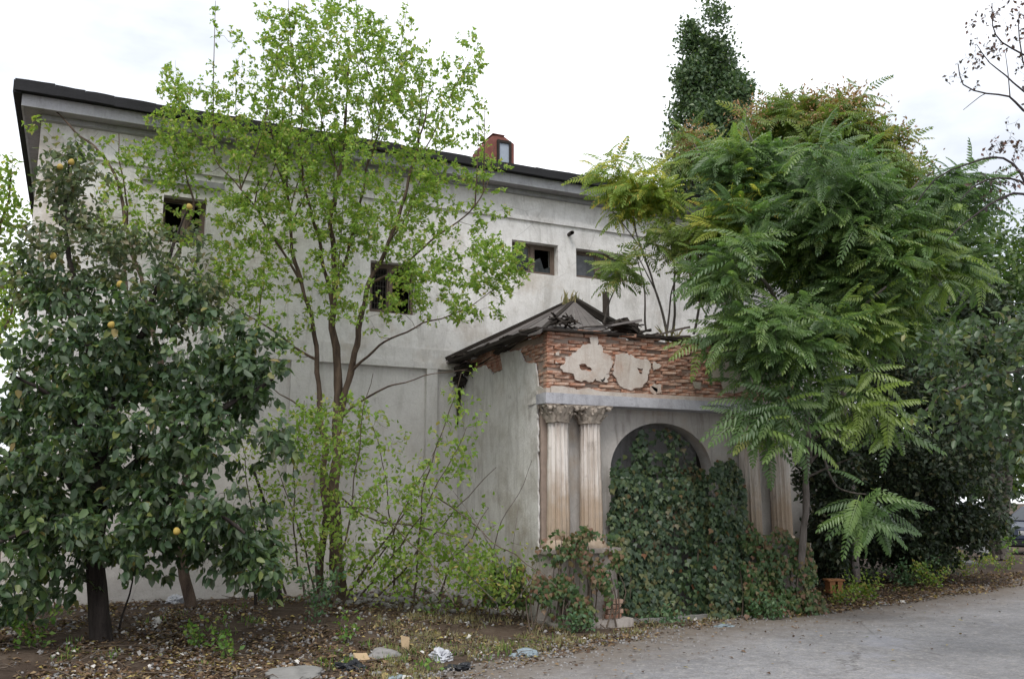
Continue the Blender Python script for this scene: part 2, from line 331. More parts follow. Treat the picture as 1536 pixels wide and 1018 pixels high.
LEAF = leaf_t(.62); LEAFN = ([(0,0,0), (-.2,.45,.06), (0,1,-.06), (.2,.45,.06)], [(0,2,1), (0,3,2)])
LEAF4 = ([(0,0,0), (-.3,.4,.08), (0,1,-.1), (.3,.4,.08)], [(0,2,1), (0,3,2)])
_lob = [(0,0,0), (-.32,.02,.03), (-.52,.34,.0), (-.26,.42,.05), (-.28,.78,-.02), (0,.6,.05), (0,1.,-.06), (0,.6,.05), (.28,.78,-.02), (.26,.42,.05), (.52,.34,0), (.32,.02,.03)]
IVY = ([(0,0,0), (-.34,.0,.03), (-.5,.36,-.03), (-.25,.5,.03), (0,1.,-.08), (.25,.5,.03), (.5,.36,-.03), (.34,0,.03), (0,.4,.05)], [(8,1,0), (8,2,1), (8,3,2), (8,4,3), (8,5,4), (8,6,5), (8,7,6), (8,0,7)])
def frond_t(seed, pairs=11, droop=.32, lw=.066, ll=.23):
    r = random.Random(seed); V = []; Fc = []
    def rach(t): return Vector((math.sin(t*2+seed)*.02*t, t*(1-.12*t), -droop*t*t))
    n = 6
    for i in range(n+1):
        p = rach(i/n); V += [tuple(p+Vector((-.006, 0, 0))), tuple(p+Vector((.006, 0, 0)))]
    for i in range(n): Fc.append((2*i, 2*i+1, 2*i+3, 2*i+2))
    def leaflet(p, d, L_):
        d = d.normalized(); up = Vector((0, 0, 1)); s = d.cross(up).normalized(); nn = s.cross(d)
        b = len(V); w = lw*r.uniform(.8, 1.1)
        V.extend([tuple(p), tuple(p+d*L_*.35-s*w*.5+nn*.008), tuple(p+d*L_*.7-s*w*.36-nn*.004), tuple(p+d*L_-nn*.03), tuple(p+d*L_*.7+s*w*.36-nn*.004), tuple(p+d*L_*.35+s*w*.5+nn*.008), tuple(p+d*L_*.5-nn*.012)])
        for q in ((0, 6, 1), (1, 6, 2), (2, 6, 3), (3, 6, 4), (4, 6, 5), (5, 6, 0)): Fc.append(tuple(b+i for i in q))
    for i in range(pairs):
        t = .14+.83*i/(pairs-1); p = rach(t); tan = (rach(min(1, t+.05))-rach(t-.05)).normalized()
        L_ = ll*(1-.55*max(0, t-.45)/.55)*(.75 if i == 0 else 1)
        for s in (-1, 1):
            d = Vector((s, .30+r.uniform(-.12, .12)+.25*t, 0)).normalized()*.95 + tan*.15 + Vector((0, 0, -.28-r.uniform(0, .22)))
            leaflet(p, d, L_*r.uniform(.88, 1.06))
    leaflet(rach(1.), Vector((0, 1, -droop*2)), ll*.55)
    return V, Fc
FRONDS = [frond_t(i, pairs=[10, 11, 12, 9, 11, 10][i], droop=[.25, .38, .18, .5, .3, .42][i]) for i in range(6)]
FRONDS_LO = []
for V_, F_ in [frond_t(i, pairs=9, droop=.15+.12*i) for i in range(3)]: FRONDS_LO.append((V_, F_))
def rdir(n, up=0.):
    d = rng.normal(size=(n, 3)); d[:, 2] += up; return d/np.linalg.norm(d, axis=1)[:, None]
YW = 13.9; XR = 14.0; PX0, PX1, PYF = 5.556, 9.78, 10.76
def inside(P, m=.06):
    """inside masonry"""
    x, y, z = P[:, 0], P[:, 1], P[:, 2]
    a = (y > YW-m) & (z < 7.9) & (x > -.9-m) & (x < XR+m) & (y < 23.3)
    a |= (y > YW-.52-m) & (y < 24) & (z > 6.8) & (z < 7.4) & (x > -1.3) & (x < XR+.5)
    b = (x > PX0-m) & (x < PX1+m) & (y > PYF-m) & (z < 3.95)
    return a | b | (z < .03)
def ell(specs, n):
    """sample n points in ellipsoids given as (px, py, depth, rx_px, ry_px, r_depth_m, weight)"""
    w = np.array([s[6] for s in specs], float); w /= w.sum(); out = []
    for s, k in zip(specs, rng.multinomial(n, w)):
        got = np.zeros((0, 3)); tries = 0
        while len(got) < k and tries < 8:
            d = rng.normal(size=(k*2, 3)); d /= np.linalg.norm(d, axis=1)[:, None]; d *= rng.random((k*2, 1))**(1/2.6)
            cc = atD(s[0], s[1], s[2]); m = s[2]/1399.
            P = cc + d[:, :1]*s[3]*m*RGT + d[:, 1:2]*s[5]*FWD + d[:, 2:]*s[4]*m*UP
            P = P[~inside(P)]; got = np.vstack([got, P]); tries += 1
        out.append(got[:k])
    return np.vstack(out)
def grow(limbs, targets, tw_r=.006, wig=.12, up=.3, lowbias=.25, k_r=.55):
    """limbs: list of (pts, radii). each target gets a curved shoot from the nearest wood; returns shoots"""
    pts = np.vstack([l[0] for l in limbs]); rad = np.concatenate([l[1] for l in limbs])
    n0 = len(pts); cap = n0+len(targets)*9; A = np.zeros((cap, 3)); A[:n0] = pts; Rr = np.zeros(cap); Rr[:n0] = rad; n = n0
    D = np.min(np.linalg.norm(targets[:, None, ::1]-pts[None, ::3], axis=2), axis=1) if len(targets)*n0 < 2e7 else rng.random(len(targets))
    shoots = []
    for ti in np.argsort(D):
        T = targets[ti]; df = A[:n]-T; dd = np.sqrt((df*df).sum(1)); cost = dd + lowbias*np.maximum(0, df[:, 2])*2 - Rr[:n]*1.5
        j = int(np.argmin(cost)); a = A[j]; L_ = dd[j]
        if L_ < .05: continue
        h = T-a; c1 = a + h*.35 + np.array([0, 0, -up*L_*.25]) + rng.normal(size=3)*wig*L_; c2 = a + h*.72 + rng.normal(size=3)*wig*.6*L_ + np.array([0, 0, -up*L_*.12])
        P = spline([a, c1, c2, T], max(.08, L_/7)); r0 = min(Rr[j]*k_r+.001, tw_r*(.6+1.1*L_)); rr = np.linspace(r0, tw_r*.3, len(P))
        shoots.append((P, rr)); m = min(len(P)-1, 8); idx = np.linspace(1, len(P)-1, m).astype(int)
        A[n:n+m] = P[idx]; Rr[n:n+m] = rr[idx]; n += m
    return shoots
def limb(pxpts, r0, r1, step=.12, wob=0):
    P = spline([atD(*p) if len(p) == 3 else p[0] for p in pxpts], step)
    if wob:
        for i, p in enumerate(P): P[i] += np.array(noise.noise_vector(Vector(p)*2.5))*wob
    t = np.linspace(0, 1, len(P)); return P, r0+(r1-r0)*t**.8
def leaves_on(shoots, per, spread, frac=.35):
    """leaf anchor points on the outer part of shoots"""
    out = []; dirs = []
    for P, r in shoots:
        t = frac+(1-frac)*rng.random(per)**.7; i = t*(len(P)-1); i0 = np.minimum(i.astype(int), len(P)-2); f = (i-i0)[:, None]
        Q = P[i0]*(1-f)+P[i0+1]*f; out.append(Q+rng.normal(size=(per, 3))*spread); dirs.append(P[i0+1]-P[i0])
    return np.vstack(out), np.vstack(dirs)
def leaf_objects(root, meshes, pos, Rm, sc, name='leaf'):
    for i in range(len(pos)):
        o = bpy.data.objects.new(name, meshes[i % len(meshes)]); o.parent = root
        M4 = Matrix([[*(Rm[i][r]*sc[i]), pos[i][r]] for r in range(3)]+[[0, 0, 0, 1]])
        o.matrix_basis = M4; C.objects.link(o)
def shown(P, pad=0):
    q = P-ORG; f = q@FWD; u = q[:, 2]; ct, st = math.cos(TILT), math.sin(TILT)
    z = f*ct+u*st; y = u*ct-f*st; x = q@RGT
    px = 768+F*x/z; py = 509-F*y/z
    return px, py, z
def pick_near(P, n):
    px, py, z = shown(P); ok = (px > 0) & (px < 1536) & (py > 0) & (py < 1018) & (z > .5)
    c = np.where(ok, z, 1e9); idx = np.argsort(c)[:n]; return idx
def tmesh(name, t, mat, v=.5):
    V_, F_ = t; return mesh_np(name, V_, np.concatenate([np.array(f) for f in F_]), [len(f) for f in F_], mat, attr=np.full(len(V_), v))

# ================================================================== GROUND
def gz(x, y):
    t = np.clip((y-9.0-.12*np.clip(x, -5, 6))/3.2, 0, 1); t = t*t*(3-2*t)
    g = .24*t*np.clip((6.2-x)/1.2, 0.25, 1)
    return g
def gh(x, y): return float(gz(np.array(x), np.array(y)))+.035*noise.noise(Vector((x*.8, y*.8, 0)))*1.0+.012*noise.noise(Vector((x*4, y*4, 3)))
xs = np.concatenate([[-400, -120, -40, -18], np.arange(-10, 26, .16), np.array([30, 45, 80, 160, 420])])
ys = np.concatenate([[-60, -20, -6], np.arange(1, 17, .16), np.array([20, 30, 60, 140, 420])])
V = []
for y in ys:
    for x in xs:
        inn = -10 <= x <= 26 and 0 <= y <= 17
        V.append((x, y, gh(x, y) if inn else float(gz(np.array(x), np.array(y)))*.0 if not inn else 0))
nx, ny = len(xs), len(ys); I = (np.arange(ny-1)[:, None]*nx+np.arange(nx-1)[None]); Q = np.stack([I, I+1, I+nx+1, I+nx], -1).reshape(-1, 4)
struct(obj('ground', mesh_np('ground', V, Q.ravel(), np.full(len(Q), 4), M['dirt'], smooth=True)))
# road: sheet over the ground, dirty edge
edge = [(300, 1120), (480, 1060), (640, 1012), (760, 985), (900, 958), (1040, 934), (1240, 912), (1420, 889), (1536, 872), (1700, 850), (2100, 815)]
EP = spline([onZ(x, y, 0) for x, y in edge], .25)
def roadz(x, y): return gh(x, y) if (-10 <= x <= 26 and 1 <= y <= 17) else 0
V = []; A = []; rows = [0, .08, .2, .4, .7, 1.1, 1.6, 2.2, 3, 4.2, 6, 9, 16, 40]
nrm = np.array([.10, -1, 0]); nrm /= np.linalg.norm(nrm)
for i, p in enumerate(EP):
    jit = .22*noise.noise(Vector((p[0]*1.4, p[1]*1.4, 0)))+.08*noise.noise(Vector((p[0]*6, 0, 1)))
    for j, s in enumerate(rows):
        q = p+nrm*(s+jit*(1 if j < 4 else 0)); z = max(roadz(q[0], q[1]), 0)*.2 + .012*min(1, s*4)+.018*min(1, s)
        V.append((q[0], q[1], max(z, roadz(q[0], q[1])+.006*(j > 0)-.01*(j == 0)))); A.append(min(1, s/2.2))
n1, n2 = len(EP), len(rows); I = (np.arange(n1-1)[:, None]*n2+np.arange(n2-1)[None]); Q = np.stack([I, I+1, I+n2+1, I+n2], -1).reshape(-1, 4)[:, ::-1]
struct(obj('road', mesh_np('road', V, Q.ravel(), np.full(len(Q), 4), M['road'], smooth=True, attr=A)))
def inroad(P):   # distance into the road from its edge (>0 inside)
    d = P[:, None, :2]-EP[None, :, :2]; j = np.argmin((d**2).sum(2), 1); return (d[np.arange(len(P)), j]@nrm[:2])

# ================================================================== MAIN BUILDING
XL = -.82; ZT = 6.93
print('eave check', onY(450, 186, YW-.46), onY(20, 118, YW-.46), onY(880, 256, YW-.46), 'corner', onY(67, 160, YW))
B = thing('old_building', 'long two-storey building with peeling white plaster walls and black roof edge behind the trees', 'building')
def rect_on(px0, py0, px1, py1, Y=YW):
    a = onY(px0, py0, Y); b = onY(px1, py1, Y); return a[0], b[0], b[2], a[2]   # x0,x1,z0,z1
wins = []
for (l, t, r_, b_) in ((246, 292, 309, 362), (556, 390, 624, 467), (768, 359, 837, 415), (864, 372, 940, 424), (1042, 398, 1100, 452)):
    a = onY(l, t, YW); b2 = onY(l, b_ if l < 700 or l > 1000 else b_-9 if l < 800 else b_-9, YW); c2 = onY(r_, (t+b_)/2, YW)
    wins.append((a[0], c2[0], b2[2], a[2]))
xc = sorted(set([XL, XR]+[w[0] for w in wins]+[w[1] for w in wins]+list(np.arange(0, 14, 1.0)))); zc = sorted(set([-.2, 1.0, 2, 3, 4, 5, 6, ZT]+[w[2] for w in wins]+[w[3] for w in wins]))
bm = bmesh.new(); vd = {}
def gv(x, z, y):
    k = (round(x, 4), round(z, 4), round(y, 4))
    if k not in vd: vd[k] = bm.verts.new((x, y, z))
    return vd[k]
for i in range(len(xc)-1):
    for j in range(len(zc)-1):
        cx, cz = (xc[i]+xc[i+1])/2, (zc[j]+zc[j+1])/2
        if any(w[0] < cx < w[1] and w[2] < cz < w[3] for w in wins): continue
        bm.faces.new([gv(xc[i], zc[j], YW), gv(xc[i+1], zc[j], YW), gv(xc[i+1], zc[j+1], YW), gv(xc[i], zc[j+1], YW)])
for w in wins:   # reveals
    x0, x1, z0, z1 = w; y0, y1 = YW, YW+.38
    for q in (((x0,y0,z0),(x0,y1,z0),(x0,y1,z1),(x0,y0,z1)), ((x1,y1,z0),(x1,y0,z0),(x1,y0,z1),(x1,y1,z1)), ((x0,y0,z1),(x0,y1,z1),(x1,y1,z1),(x1,y0,z1)), ((x0,y1,z0),(x0,y0,z0),(x1,y0,z0),(x1,y1,z0))):
        bm.faces.new([bm.verts.new(p) for p in q])
me = bpy.data.meshes.new('front_wall'); bm.to_mesh(me); bm.free(); me.materials.append(M['wall']); obj('front_wall', me, B)
bm = bmesh.new()   # other walls, floor slab
DY = 23.
for q in (((XL,YW,-.2),(XL,YW,ZT),(XL,DY,ZT),(XL,DY,-.2)), ((XR,YW,-.2),(XR,DY,-.2),(XR,DY,ZT),(XR,YW,ZT)), ((XL,DY,-.2),(XL,DY,ZT),(XR,DY,ZT),(XR,DY,-.2))):
    bm.faces.new([bm.verts.new(p) for p in q])
me = bpy.data.meshes.new('rear_wall'); bm.to_mesh(me); bm.free(); me.materials.append(M['wall']); obj('rear_wall', me, B)
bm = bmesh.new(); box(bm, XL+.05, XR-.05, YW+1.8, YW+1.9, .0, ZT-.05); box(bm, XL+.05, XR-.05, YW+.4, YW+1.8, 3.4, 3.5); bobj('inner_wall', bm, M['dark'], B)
# eaves: soffit slab, cornice board, black roof edge
OV = .40; OVL = .27
bm = bmesh.new(); box(bm, XL-OVL+.05, XR+OV-.05, YW-OV+.06, DY+OV, ZT, ZT+.06); bobj('soffit', bm, M['soffit'], B)
bm = bmesh.new()
box(bm, XL-OVL+.03, XR+OV, YW-OV+.03, YW-OV+.06, ZT-.02, ZT+.15); box(bm, XL-OVL+.028, XL-OVL+.05, YW-OV+.06, DY+OV, ZT-.02, ZT+.148)
bobj('cornice_board', bm, M['cornice'], B)
bm = bmesh.new(); box(bm, XL+.0, XR, YW-.10, YW-.002, ZT-.07, ZT-.002); bobj('cornice_moulding', bm, M['cornice'], B)
bm = bmesh.new(); yy = [YW-OV-.06, YW-OV-.06]; n = 90
rowsv = []
for i in range(n+1):
    x = XL-OVL-.06+(XR-XL+2*OV+.12)*i/n; w = .05*noise.noise(Vector((x*.25, 8, 0)))+.02*noise.noise(Vector((x*.9, 1, 0)))+.014*noise.noise(Vector((x*5, 2, 0)))
    ya = YW-OV-.06+.02*noise.noise(Vector((x*3, 5, 0)))
    rowsv.append([bm.verts.new(p) for p in ((x, ya, ZT+.155+w*.2), (x, ya-.02, ZT+.27+w), (x, YW+1.4, ZT+1.0+w), (x, YW+4.8, ZT+2.3), (x, YW+4.8, ZT+.155), (x, ya+.2, ZT+.157))])
for a, b in zip(rowsv[:-1], rowsv[1:]):
    for j in range(6): bm.faces.new((a[j], a[(j+1) % 6], b[(j+1) % 6], b[j]))
bm.faces.new(rowsv[0]); bm.faces.new(rowsv[-1][::-1]); bobj('roof', bm, M['roofblack'], B)
bm = bmesh.new()   # verge on the left side
box(bm, XL-OVL-.08, XL-OVL+.03, YW-OV-.05, DY+OV, ZT+.12, ZT+.30); bobj('verge_board', bm, M['roofblack'], B)
x_ = XL-OVL-.07
while x_ < XR:
    l_ = random.uniform(.35, .8); bm = bmesh.new(); w_ = .05*noise.noise(Vector((x_*.25, 8, 0)))+.01
    box(bm, x_, x_+l_-.001, YW-OV-.105, YW-OV-.085, ZT+.14+w_*.2+random.uniform(-.01, .006), ZT+.272+w_+random.uniform(-.006, .006)); subdiv(bm, 2); rough(bm, .014, 4); bobj('roof_edge_strip', bm, M['roofblack'], B); x_ += l_
# string courses
za = onY(850, 338, YW)[2]; bm = bmesh.new(); box(bm, XL+.15, XR, YW-.045, YW-.002, za-.02, za+.05); box(bm, XL+.15, XR, YW-.02, YW-.003, za+.05, za+.06)
zb = onY(600, 551, YW)[2]; box(bm, XL+.02, PX0, YW-.09, YW-.003, zb, zb+.10); box(bm, XL+.02, PX0, YW-.05, YW-.003, zb+.10, zb+.32)
zc_ = onY(600, 812, YW)[2]; box(bm, XL+.02, PX0, YW-.07, YW-.003, zc_-.9, zc_)
subdiv(bm, 1); bobj('string_course', bm, M['wall'], B)
x0l = onY(1, 565, YW)
for (pa, pb) in ((636, 652), (430, 470), (262, 300), (90, 130)):
    a, b = onY(pa, 680, YW)[0], onY(pb, 680, YW)[0]
    bm = bmesh.new(); box(bm, a, b, YW-.085, YW-.004, zc_, zb); bobj('pilaster', bm, M['wall'], B)
a, b = onY(208, 300, YW)[0], onY(335, 300, YW)[0]   # hood over the left window
zh = onY(270, 275, YW)[2]; bm = bmesh.new(); box(bm, a, b, YW-.08, YW-.004, zh-.03, zh+.06); bobj('window_hood', bm, M['cornice'], B)
# windows
def window(w, left='glass', right='open', mesh=False):
    x0, x1, z0, z1 = w; y = YW+.14
    fr = bmesh.new(); t = .045
    for (a, b, c, d) in ((x0, x1, z1-t, z1), (x0, x1, z0, z0+t), (x0, x0+t, z0+t, z1-t), (x1-t, x1, z0+t, z1-t)): box(fr, a, b, y, y+.07, c, d)
    xm = (x0+x1)/2; box(fr, xm-.03, xm+.03, y-.004, y+.066, z0+t, z1-t)
    for v in fr.verts: v.co.z += .006*noise.noise(v.co*6)
    f = bobj('window', fr, M['frame'], B)
    for side, (a, b) in ((left, (x0+t, xm-.03)), (right, (xm+.03, x1-t))):
        if side == 'open': continue
        s = bmesh.new(); t2 = .03
        for (p, q, c, d) in ((a, b, z1-t-t2, z1-t), (a, b, z0+t, z0+t+t2), (a, a+t2, z0+t+t2, z1-t-t2), (b-t2, b, z0+t+t2, z1-t-t2)): box(s, p, q, y+.015, y+.05, c, d)
        bobj('sash', s, M['frame'], f)
        g = bmesh.new()
        if side == 'glass': box(g, a+t2, b-t2, y+.028, y+.034, z0+t+t2, z1-t-t2); bobj('pane', g, M['glass'], f)
        elif side == 'broken':
            h = z1-z0; vs = [(a+t2, z0+.08), (b-t2, z0+.08), (b-t2, z0+h*.35), (a+.6*(b-a), z0+h*.25), (a+.4*(b-a), z0+h*.6), (a+t2, z0+h*.5)]
            g.faces.new([g.verts.new((p, y+.03, q)) for p, q in vs]); bobj('pane', g, M['glass'], f)
        else:      # wire grid
            for i in range(1, 7): xx = a+(b-a)*i/7; box(g, xx-.004, xx+.004, y+.03, y+.036, z0+t, z1-t)
            for i in range(1, 9): zz = z0+(z1-z0)*i/9; box(g, a, b, y+.037, y+.043, zz-.004, zz+.004)
            bobj('wire_grid', g, M['metal'], f)
window(wins[0], 'open', 'broken'); window(wins[1], 'grid', 'open'); window(wins[2], 'glass', 'broken'); window(wins[3], 'glass', 'glass'); window(wins[4], 'open', 'open')
v0 = onY(853, 353, YW); P = spline([v0+[0, .1, 0], v0+[0, -.12, .02], v0+[-.02, -.16, 0]], .03); tubes('vent_pipe', [(P, np.full(len(P), .035))], M['metal'], B, 10)
# dormer
dm = onY(742, 216, YW+.9); sx = .5
x0, x1, zt, zb2 = onY(726, 196, YW+.9)[0], onY(771, 196, YW+.9)[0], onY(745, 204, YW+.9)[2], onY(745, 262, YW+.9)[2]
bm = bmesh.new(); w_ = x1-x0; y0 = YW+.9
prof = [(x0, zb2), (x0, zt-.22), (x0+.18, zt), (x1-.22, zt+.02), (x1, zt-.10), (x1, zb2)]
x0 += .0
def loop(y, ins=0): return [bm.verts.new((x, y, z)) for x, z in prof]
A1 = loop(y0); A2 = loop(y0+.55)
for i in range(6): bm.faces.new((A1[i], A1[(i+1) % 6], A2[(i+1) % 6], A2[i]))
bm.faces.new(A1[::-1]); bm.faces.new(A2); D_ = bobj('dormer', bm, M['redpaint'], B)
bm = bmesh.new(); wx0, wx1, wz0, wz1 = x0+w_*.42, x1-w_*.12, zb2+.12, zt-.13
for (a, b, c, d) in ((wx0, wx1, wz1, wz1+.05), (wx0, wx0+.04, wz0, wz1), (wx1-.04, wx1, wz0, wz1)): box(bm, a, b, y0-.05, y0-.003, c, d)
bobj('dormer_frame', bm, M['darkwood'], D_)
bm = bmesh.new(); box(bm, wx0+.04, wx1-.04, y0-.02, y0-.004, wz0, wz1); bobj('dormer_pane', bm, plain('grey_pane', (.30, .34, .40), .3), D_)
bm = bmesh.new(); box(bm, x0+.17, x1-.2, y0-.02, y0+.56, zt+.021, zt+.035); bobj('dormer_roof', bm, M['redpaint'], D_)

# ================================================================== PORTICO
Pt = thing('portico', 'ruined brick portico with fluted columns, arch and collapsed roof', 'portico')
ZL0, ZL1, ZB = 2.86, 3.06, 3.84; YA = PYF+.24
def grid_face(bm, f, nu, nv):
    g = [[bm.verts.new(f(u/nu, v/nv)) for u in range(nu+1)] for v in range(nv+1)]
    for v in range(nv):
        for u in range(nu): bm.faces.new((g[v][u], g[v][u+1], g[v+1][u+1], g[v+1][u]))
# arched front wall
ax0, ax1 = onY(916, 720, YA)[0], onY(1069, 720, YA)[0]; spz = onY(990, 706, YA)[2]; apz = onY(990, 634, YA)[2]
print('arch', ax0, ax1, spz, apz)
bm = bmesh.new(); nA = 28; acx = (ax0+ax1)/2; ar = (ax1-ax0)/2
arc = [(acx-ar*math.cos(PI*i/nA), spz+(apz-spz)*math.sin(PI*i/nA)) for i in range(nA+1)]
AY = [(ax0, 0), (ax0, 1)]+arc[0:1]
def addq(pts): bm.faces.new([bm.verts.new(p) for p in pts])
addq([(PX0+.03, YA, -.1), (ax0, YA, -.1), (ax0, YA, ZL0), (PX0+.03, YA, ZL0)]); addq([(ax1, YA, -.1), (PX1-.03, YA, -.1), (PX1-.03, YA, ZL0), (ax1, YA, ZL0)])
for i in range(nA): addq([(arc[i][0], YA, arc[i][1]), (arc[i+1][0], YA, arc[i+1][1]), (arc[i+1][0], YA, ZL0), (arc[i][0], YA, ZL0)])
jb = [(ax0, -.1)]+arc+[(ax1, -.1)]; TH = .26
for i in range(len(jb)-1): addq([(jb[i][0], YA, jb[i][1]), (jb[i][0], YA+TH, jb[i][1]), (jb[i+1][0], YA+TH, jb[i+1][1]), (jb[i+1][0], YA, jb[i+1][1])])
me = bpy.data.meshes.new('arch_wall'); bm.to_mesh(me); bm.free(); me.materials.append(M['front']); obj('arch_wall', me, Pt)
bm = bmesh.new()   # thicker ring recess behind the arch, back panel
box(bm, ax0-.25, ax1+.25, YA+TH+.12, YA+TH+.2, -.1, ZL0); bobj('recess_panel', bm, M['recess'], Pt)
bm = bmesh.new(); box(bm, ax0-.3, ax0+.004, YA+TH, YA+TH+.118, -.1, ZL0); bobj('door_post', bm, M['darkwood'], Pt); bm = bmesh.new(); box(bm, ax1+.0, ax1+.3, YA+TH, YA+TH+.118, -.1, ZL0); bobj('door_post', bm, M['darkwood'], Pt)
# side plaster with torn top edge
def curve_plate(name, outer, holes, thick, place, mat, parent, rag=.0):
    cu = bpy.data.curves.new(name, 'CURVE'); cu.dimensions = '2D'; cu.fill_mode = 'BOTH'; cu.extrude = thick/2
    for pts in [outer]+holes:
        P = [];
        for i in range(len(pts)):
            a, b = np.array(pts[i]), np.array(pts[(i+1) % len(pts)]); n = max(1, int(np.linalg.norm(b-a)/.03))
            for k in range(n):
                q = a+(b-a)*k/n
                if rag: nv = noise.noise_vector(Vector((q[0]*14, q[1]*14, 1)))+noise.noise_vector(Vector((q[0]*40, q[1]*40, 1)))*.4; q = q+np.array([nv[0], nv[1]])*rag*(1+1.2*noise.noise(Vector((q[0]*5, q[1]*5, 7))))
                P.append(q)
        s = cu.splines.new('POLY'); s.points.add(len(P)-1); s.use_cyclic_u = True
        for i, q in enumerate(P): s.points[i].co = (q[0], q[1], 0, 1)
    o = bpy.data.objects.new(name, cu); C.objects.link(o)
    me = bpy.data.meshes.new_from_object(o.evaluated_get(bpy.context.evaluated_depsgraph_get())); bpy.data.objects.remove(o)
    for v in me.vertices: v.co = place(v.co)
    me.name = name; me.materials.clear(); me.materials.append(mat); bpy.data.curves.remove(cu); return obj(name, me, parent)
bm = bmesh.new(); box(bm, PX0+.02, PX1-.02, PYF+.038, PYF+.22, ZL1+.003, ZB-.03)
box(bm, PX0+.02, PX0+.22, PYF+.222, YW-.002, -.1, ZB-.03); box(bm, PX1-.22, PX1-.02, PYF+.222, YW-.002, -.1, ZB-.03); bobj('masonry_core', bm, M['core'], Pt)
tp = [(824, 596), (809, 578), (805, 546), (786, 543), (783, 524), (752, 530), (756, 556), (742, 560), (728, 548), (705, 558), (690, 562)]
pl = [tuple(onX(x, y, PX0)[1:]) for x, y in tp]; pl[0] = (PYF+.01, 3.05); pl[-1] = (YW-.004, pl[-1][1])
pl = pl+[(YW-.004, -.1), (YA+.01, -.1), (YA+.01, 2.84), (PYF+.01, 2.84)]
curve_plate('side_plaster', pl, [], .024, lambda c: Vector((PX0-.01+c.z, c.x, c.y)), M['side'], Pt, .03)
# ledge (architrave)
bm = bmesh.new(); box(bm, PX0-.05, PX1+.05, PYF-.06, YA-.002, ZL0, ZL1-.06); subdiv(bm, 5); rough(bm, .008, 5); bobj('architrave', bm, M['ledge'], Pt)
bm = bmesh.new(); box(bm, PX0-.03, PX1+.03, PYF-.035, PYF+.2, ZL1-.058, ZL1); subdiv(bm, 5); rough(bm, .012, 7); bobj('architrave_fillet', bm, M['patch'], Pt)
bm = bmesh.new(); box(bm, PX0-.035, PX0+.01, PYF+.24, PYF+.5, ZL0+.02, ZL1-.02); subdiv(bm, 4); rough(bm, .02, 9); bobj('side_fillet', bm, M['side'], Pt)
# bricks
bricks = []
CH = .0485; nc = int((ZB-ZL1)/CH)
for c in range(nc+1):
    z = ZL1+.004+c*CH; off = (c % 2)*.115
    x = PX0-off+.0
    while x < PX1:
        x0_ = max(x, PX0); x1_ = min(x+.218, PX1)
        if x1_-x0_ > .05:
            x1_ = min(x1_, x0_+.218)
            mis = random.random() < (.03 if c < nc-3 else .12 if c < nc else .55)
            if not mis: bricks.append(('f', x0_, x1_, z, c))
        x += .23
for c in range(-9, nc+1):
    z = ZL1+.004+c*CH; off = (c % 2)*.115; y = PYF+.115-off if c % 2 else PYF+.0
    y = PYF+(.12 if c % 2 == 0 else .235)
    while y < YW-.2:
        zz = z+CH/2; yy_ = y+.1
        vis = True
        if c < 0 and not (11.9 < yy_ < 12.7): vis = False
        if vis and random.random() > (.04 if c < nc-2 else .35): bricks.append(('s', y, y+.218, z, c))
        y += .23
def brick_box(bm, b, out):
    k, a0, a1, z, c = b; e = out; h = CH-.009
    if k == 'f': vs = box(bm, a0, a1, PYF-e, PYF+.1, z, z+h)
    else: vs = box(bm, PX0-e+.004, PX0+.1, a0, a1, z, z+h)
    return vs
fr = [b for b in bricks if b[0] == 'f' and b[1] < 9.1]; sd_ = [b for b in bricks if b[0] == 's' and b[1] < 12.4 and b[4] >= 0]
sd_.sort(key=lambda b: b[1]); single = fr[:]; single = single[:300]; single += sd_[:max(0, 300-len(single))]; ss = set(id(b) for b in single)
print('bricks', len(bricks), 'single', len(single))
# shared brick meshes (five worn shapes of unit length)
bms = []
for i in range(6):
    bm = bmesh.new(); box(bm, 0, .218, 0, .11, 0, CH-.009); subdiv(bm, 1)
    for v in bm.verts:
        v.co += noise.noise_vector(v.co*30+Vector((i*7.3, 0, 0)))*.008
        if v.co.y < .02: v.co.y += random.uniform(-.006, .014)
    me = bpy.data.meshes.new('brick'); bmesh.ops.recalc_face_normals(bm, faces=bm.faces); bm.to_mesh(me); bm.free(); me.materials.append(M['brick']); bms.append(me)
for b in single:
    k, a0, a1, z, c = b; o = bpy.data.objects.new('brick', random.choice(bms)); o.parent = Pt; top = max(0, c-nc+4)
    e = random.uniform(-.022, .018)+top*random.uniform(-.012, .012)
    if k == 'f': o.location = (a0, PYF-e, z); o.scale = ((a1-a0)/.218, 1, 1); o.rotation_euler = (0, random.uniform(-.006, .006)*(1+top), random.uniform(-.02, .02)*(1+top))
    else: o.location = (PX0-e+.002, a1, z); o.rotation_euler = (0, 0, -PI/2+random.uniform(-.02, .02)*(1+top)); o.scale = ((a1-a0)/.218, 1, 1)
    C.objects.link(o)
bm = bmesh.new()
for b in bricks:
    if id(b) not in ss:
        for v in brick_box(bm, b, random.uniform(-.012, .014)): v.co += Vector([random.uniform(-.003, .003) for _ in range(3)])
n_ = brick_mat('old_brick_mass', [(.30, .13, .09), (.36, .17, .11), (.25, .11, .08)])
stuff(bobj('further_brickwork', bm, n_, Pt))
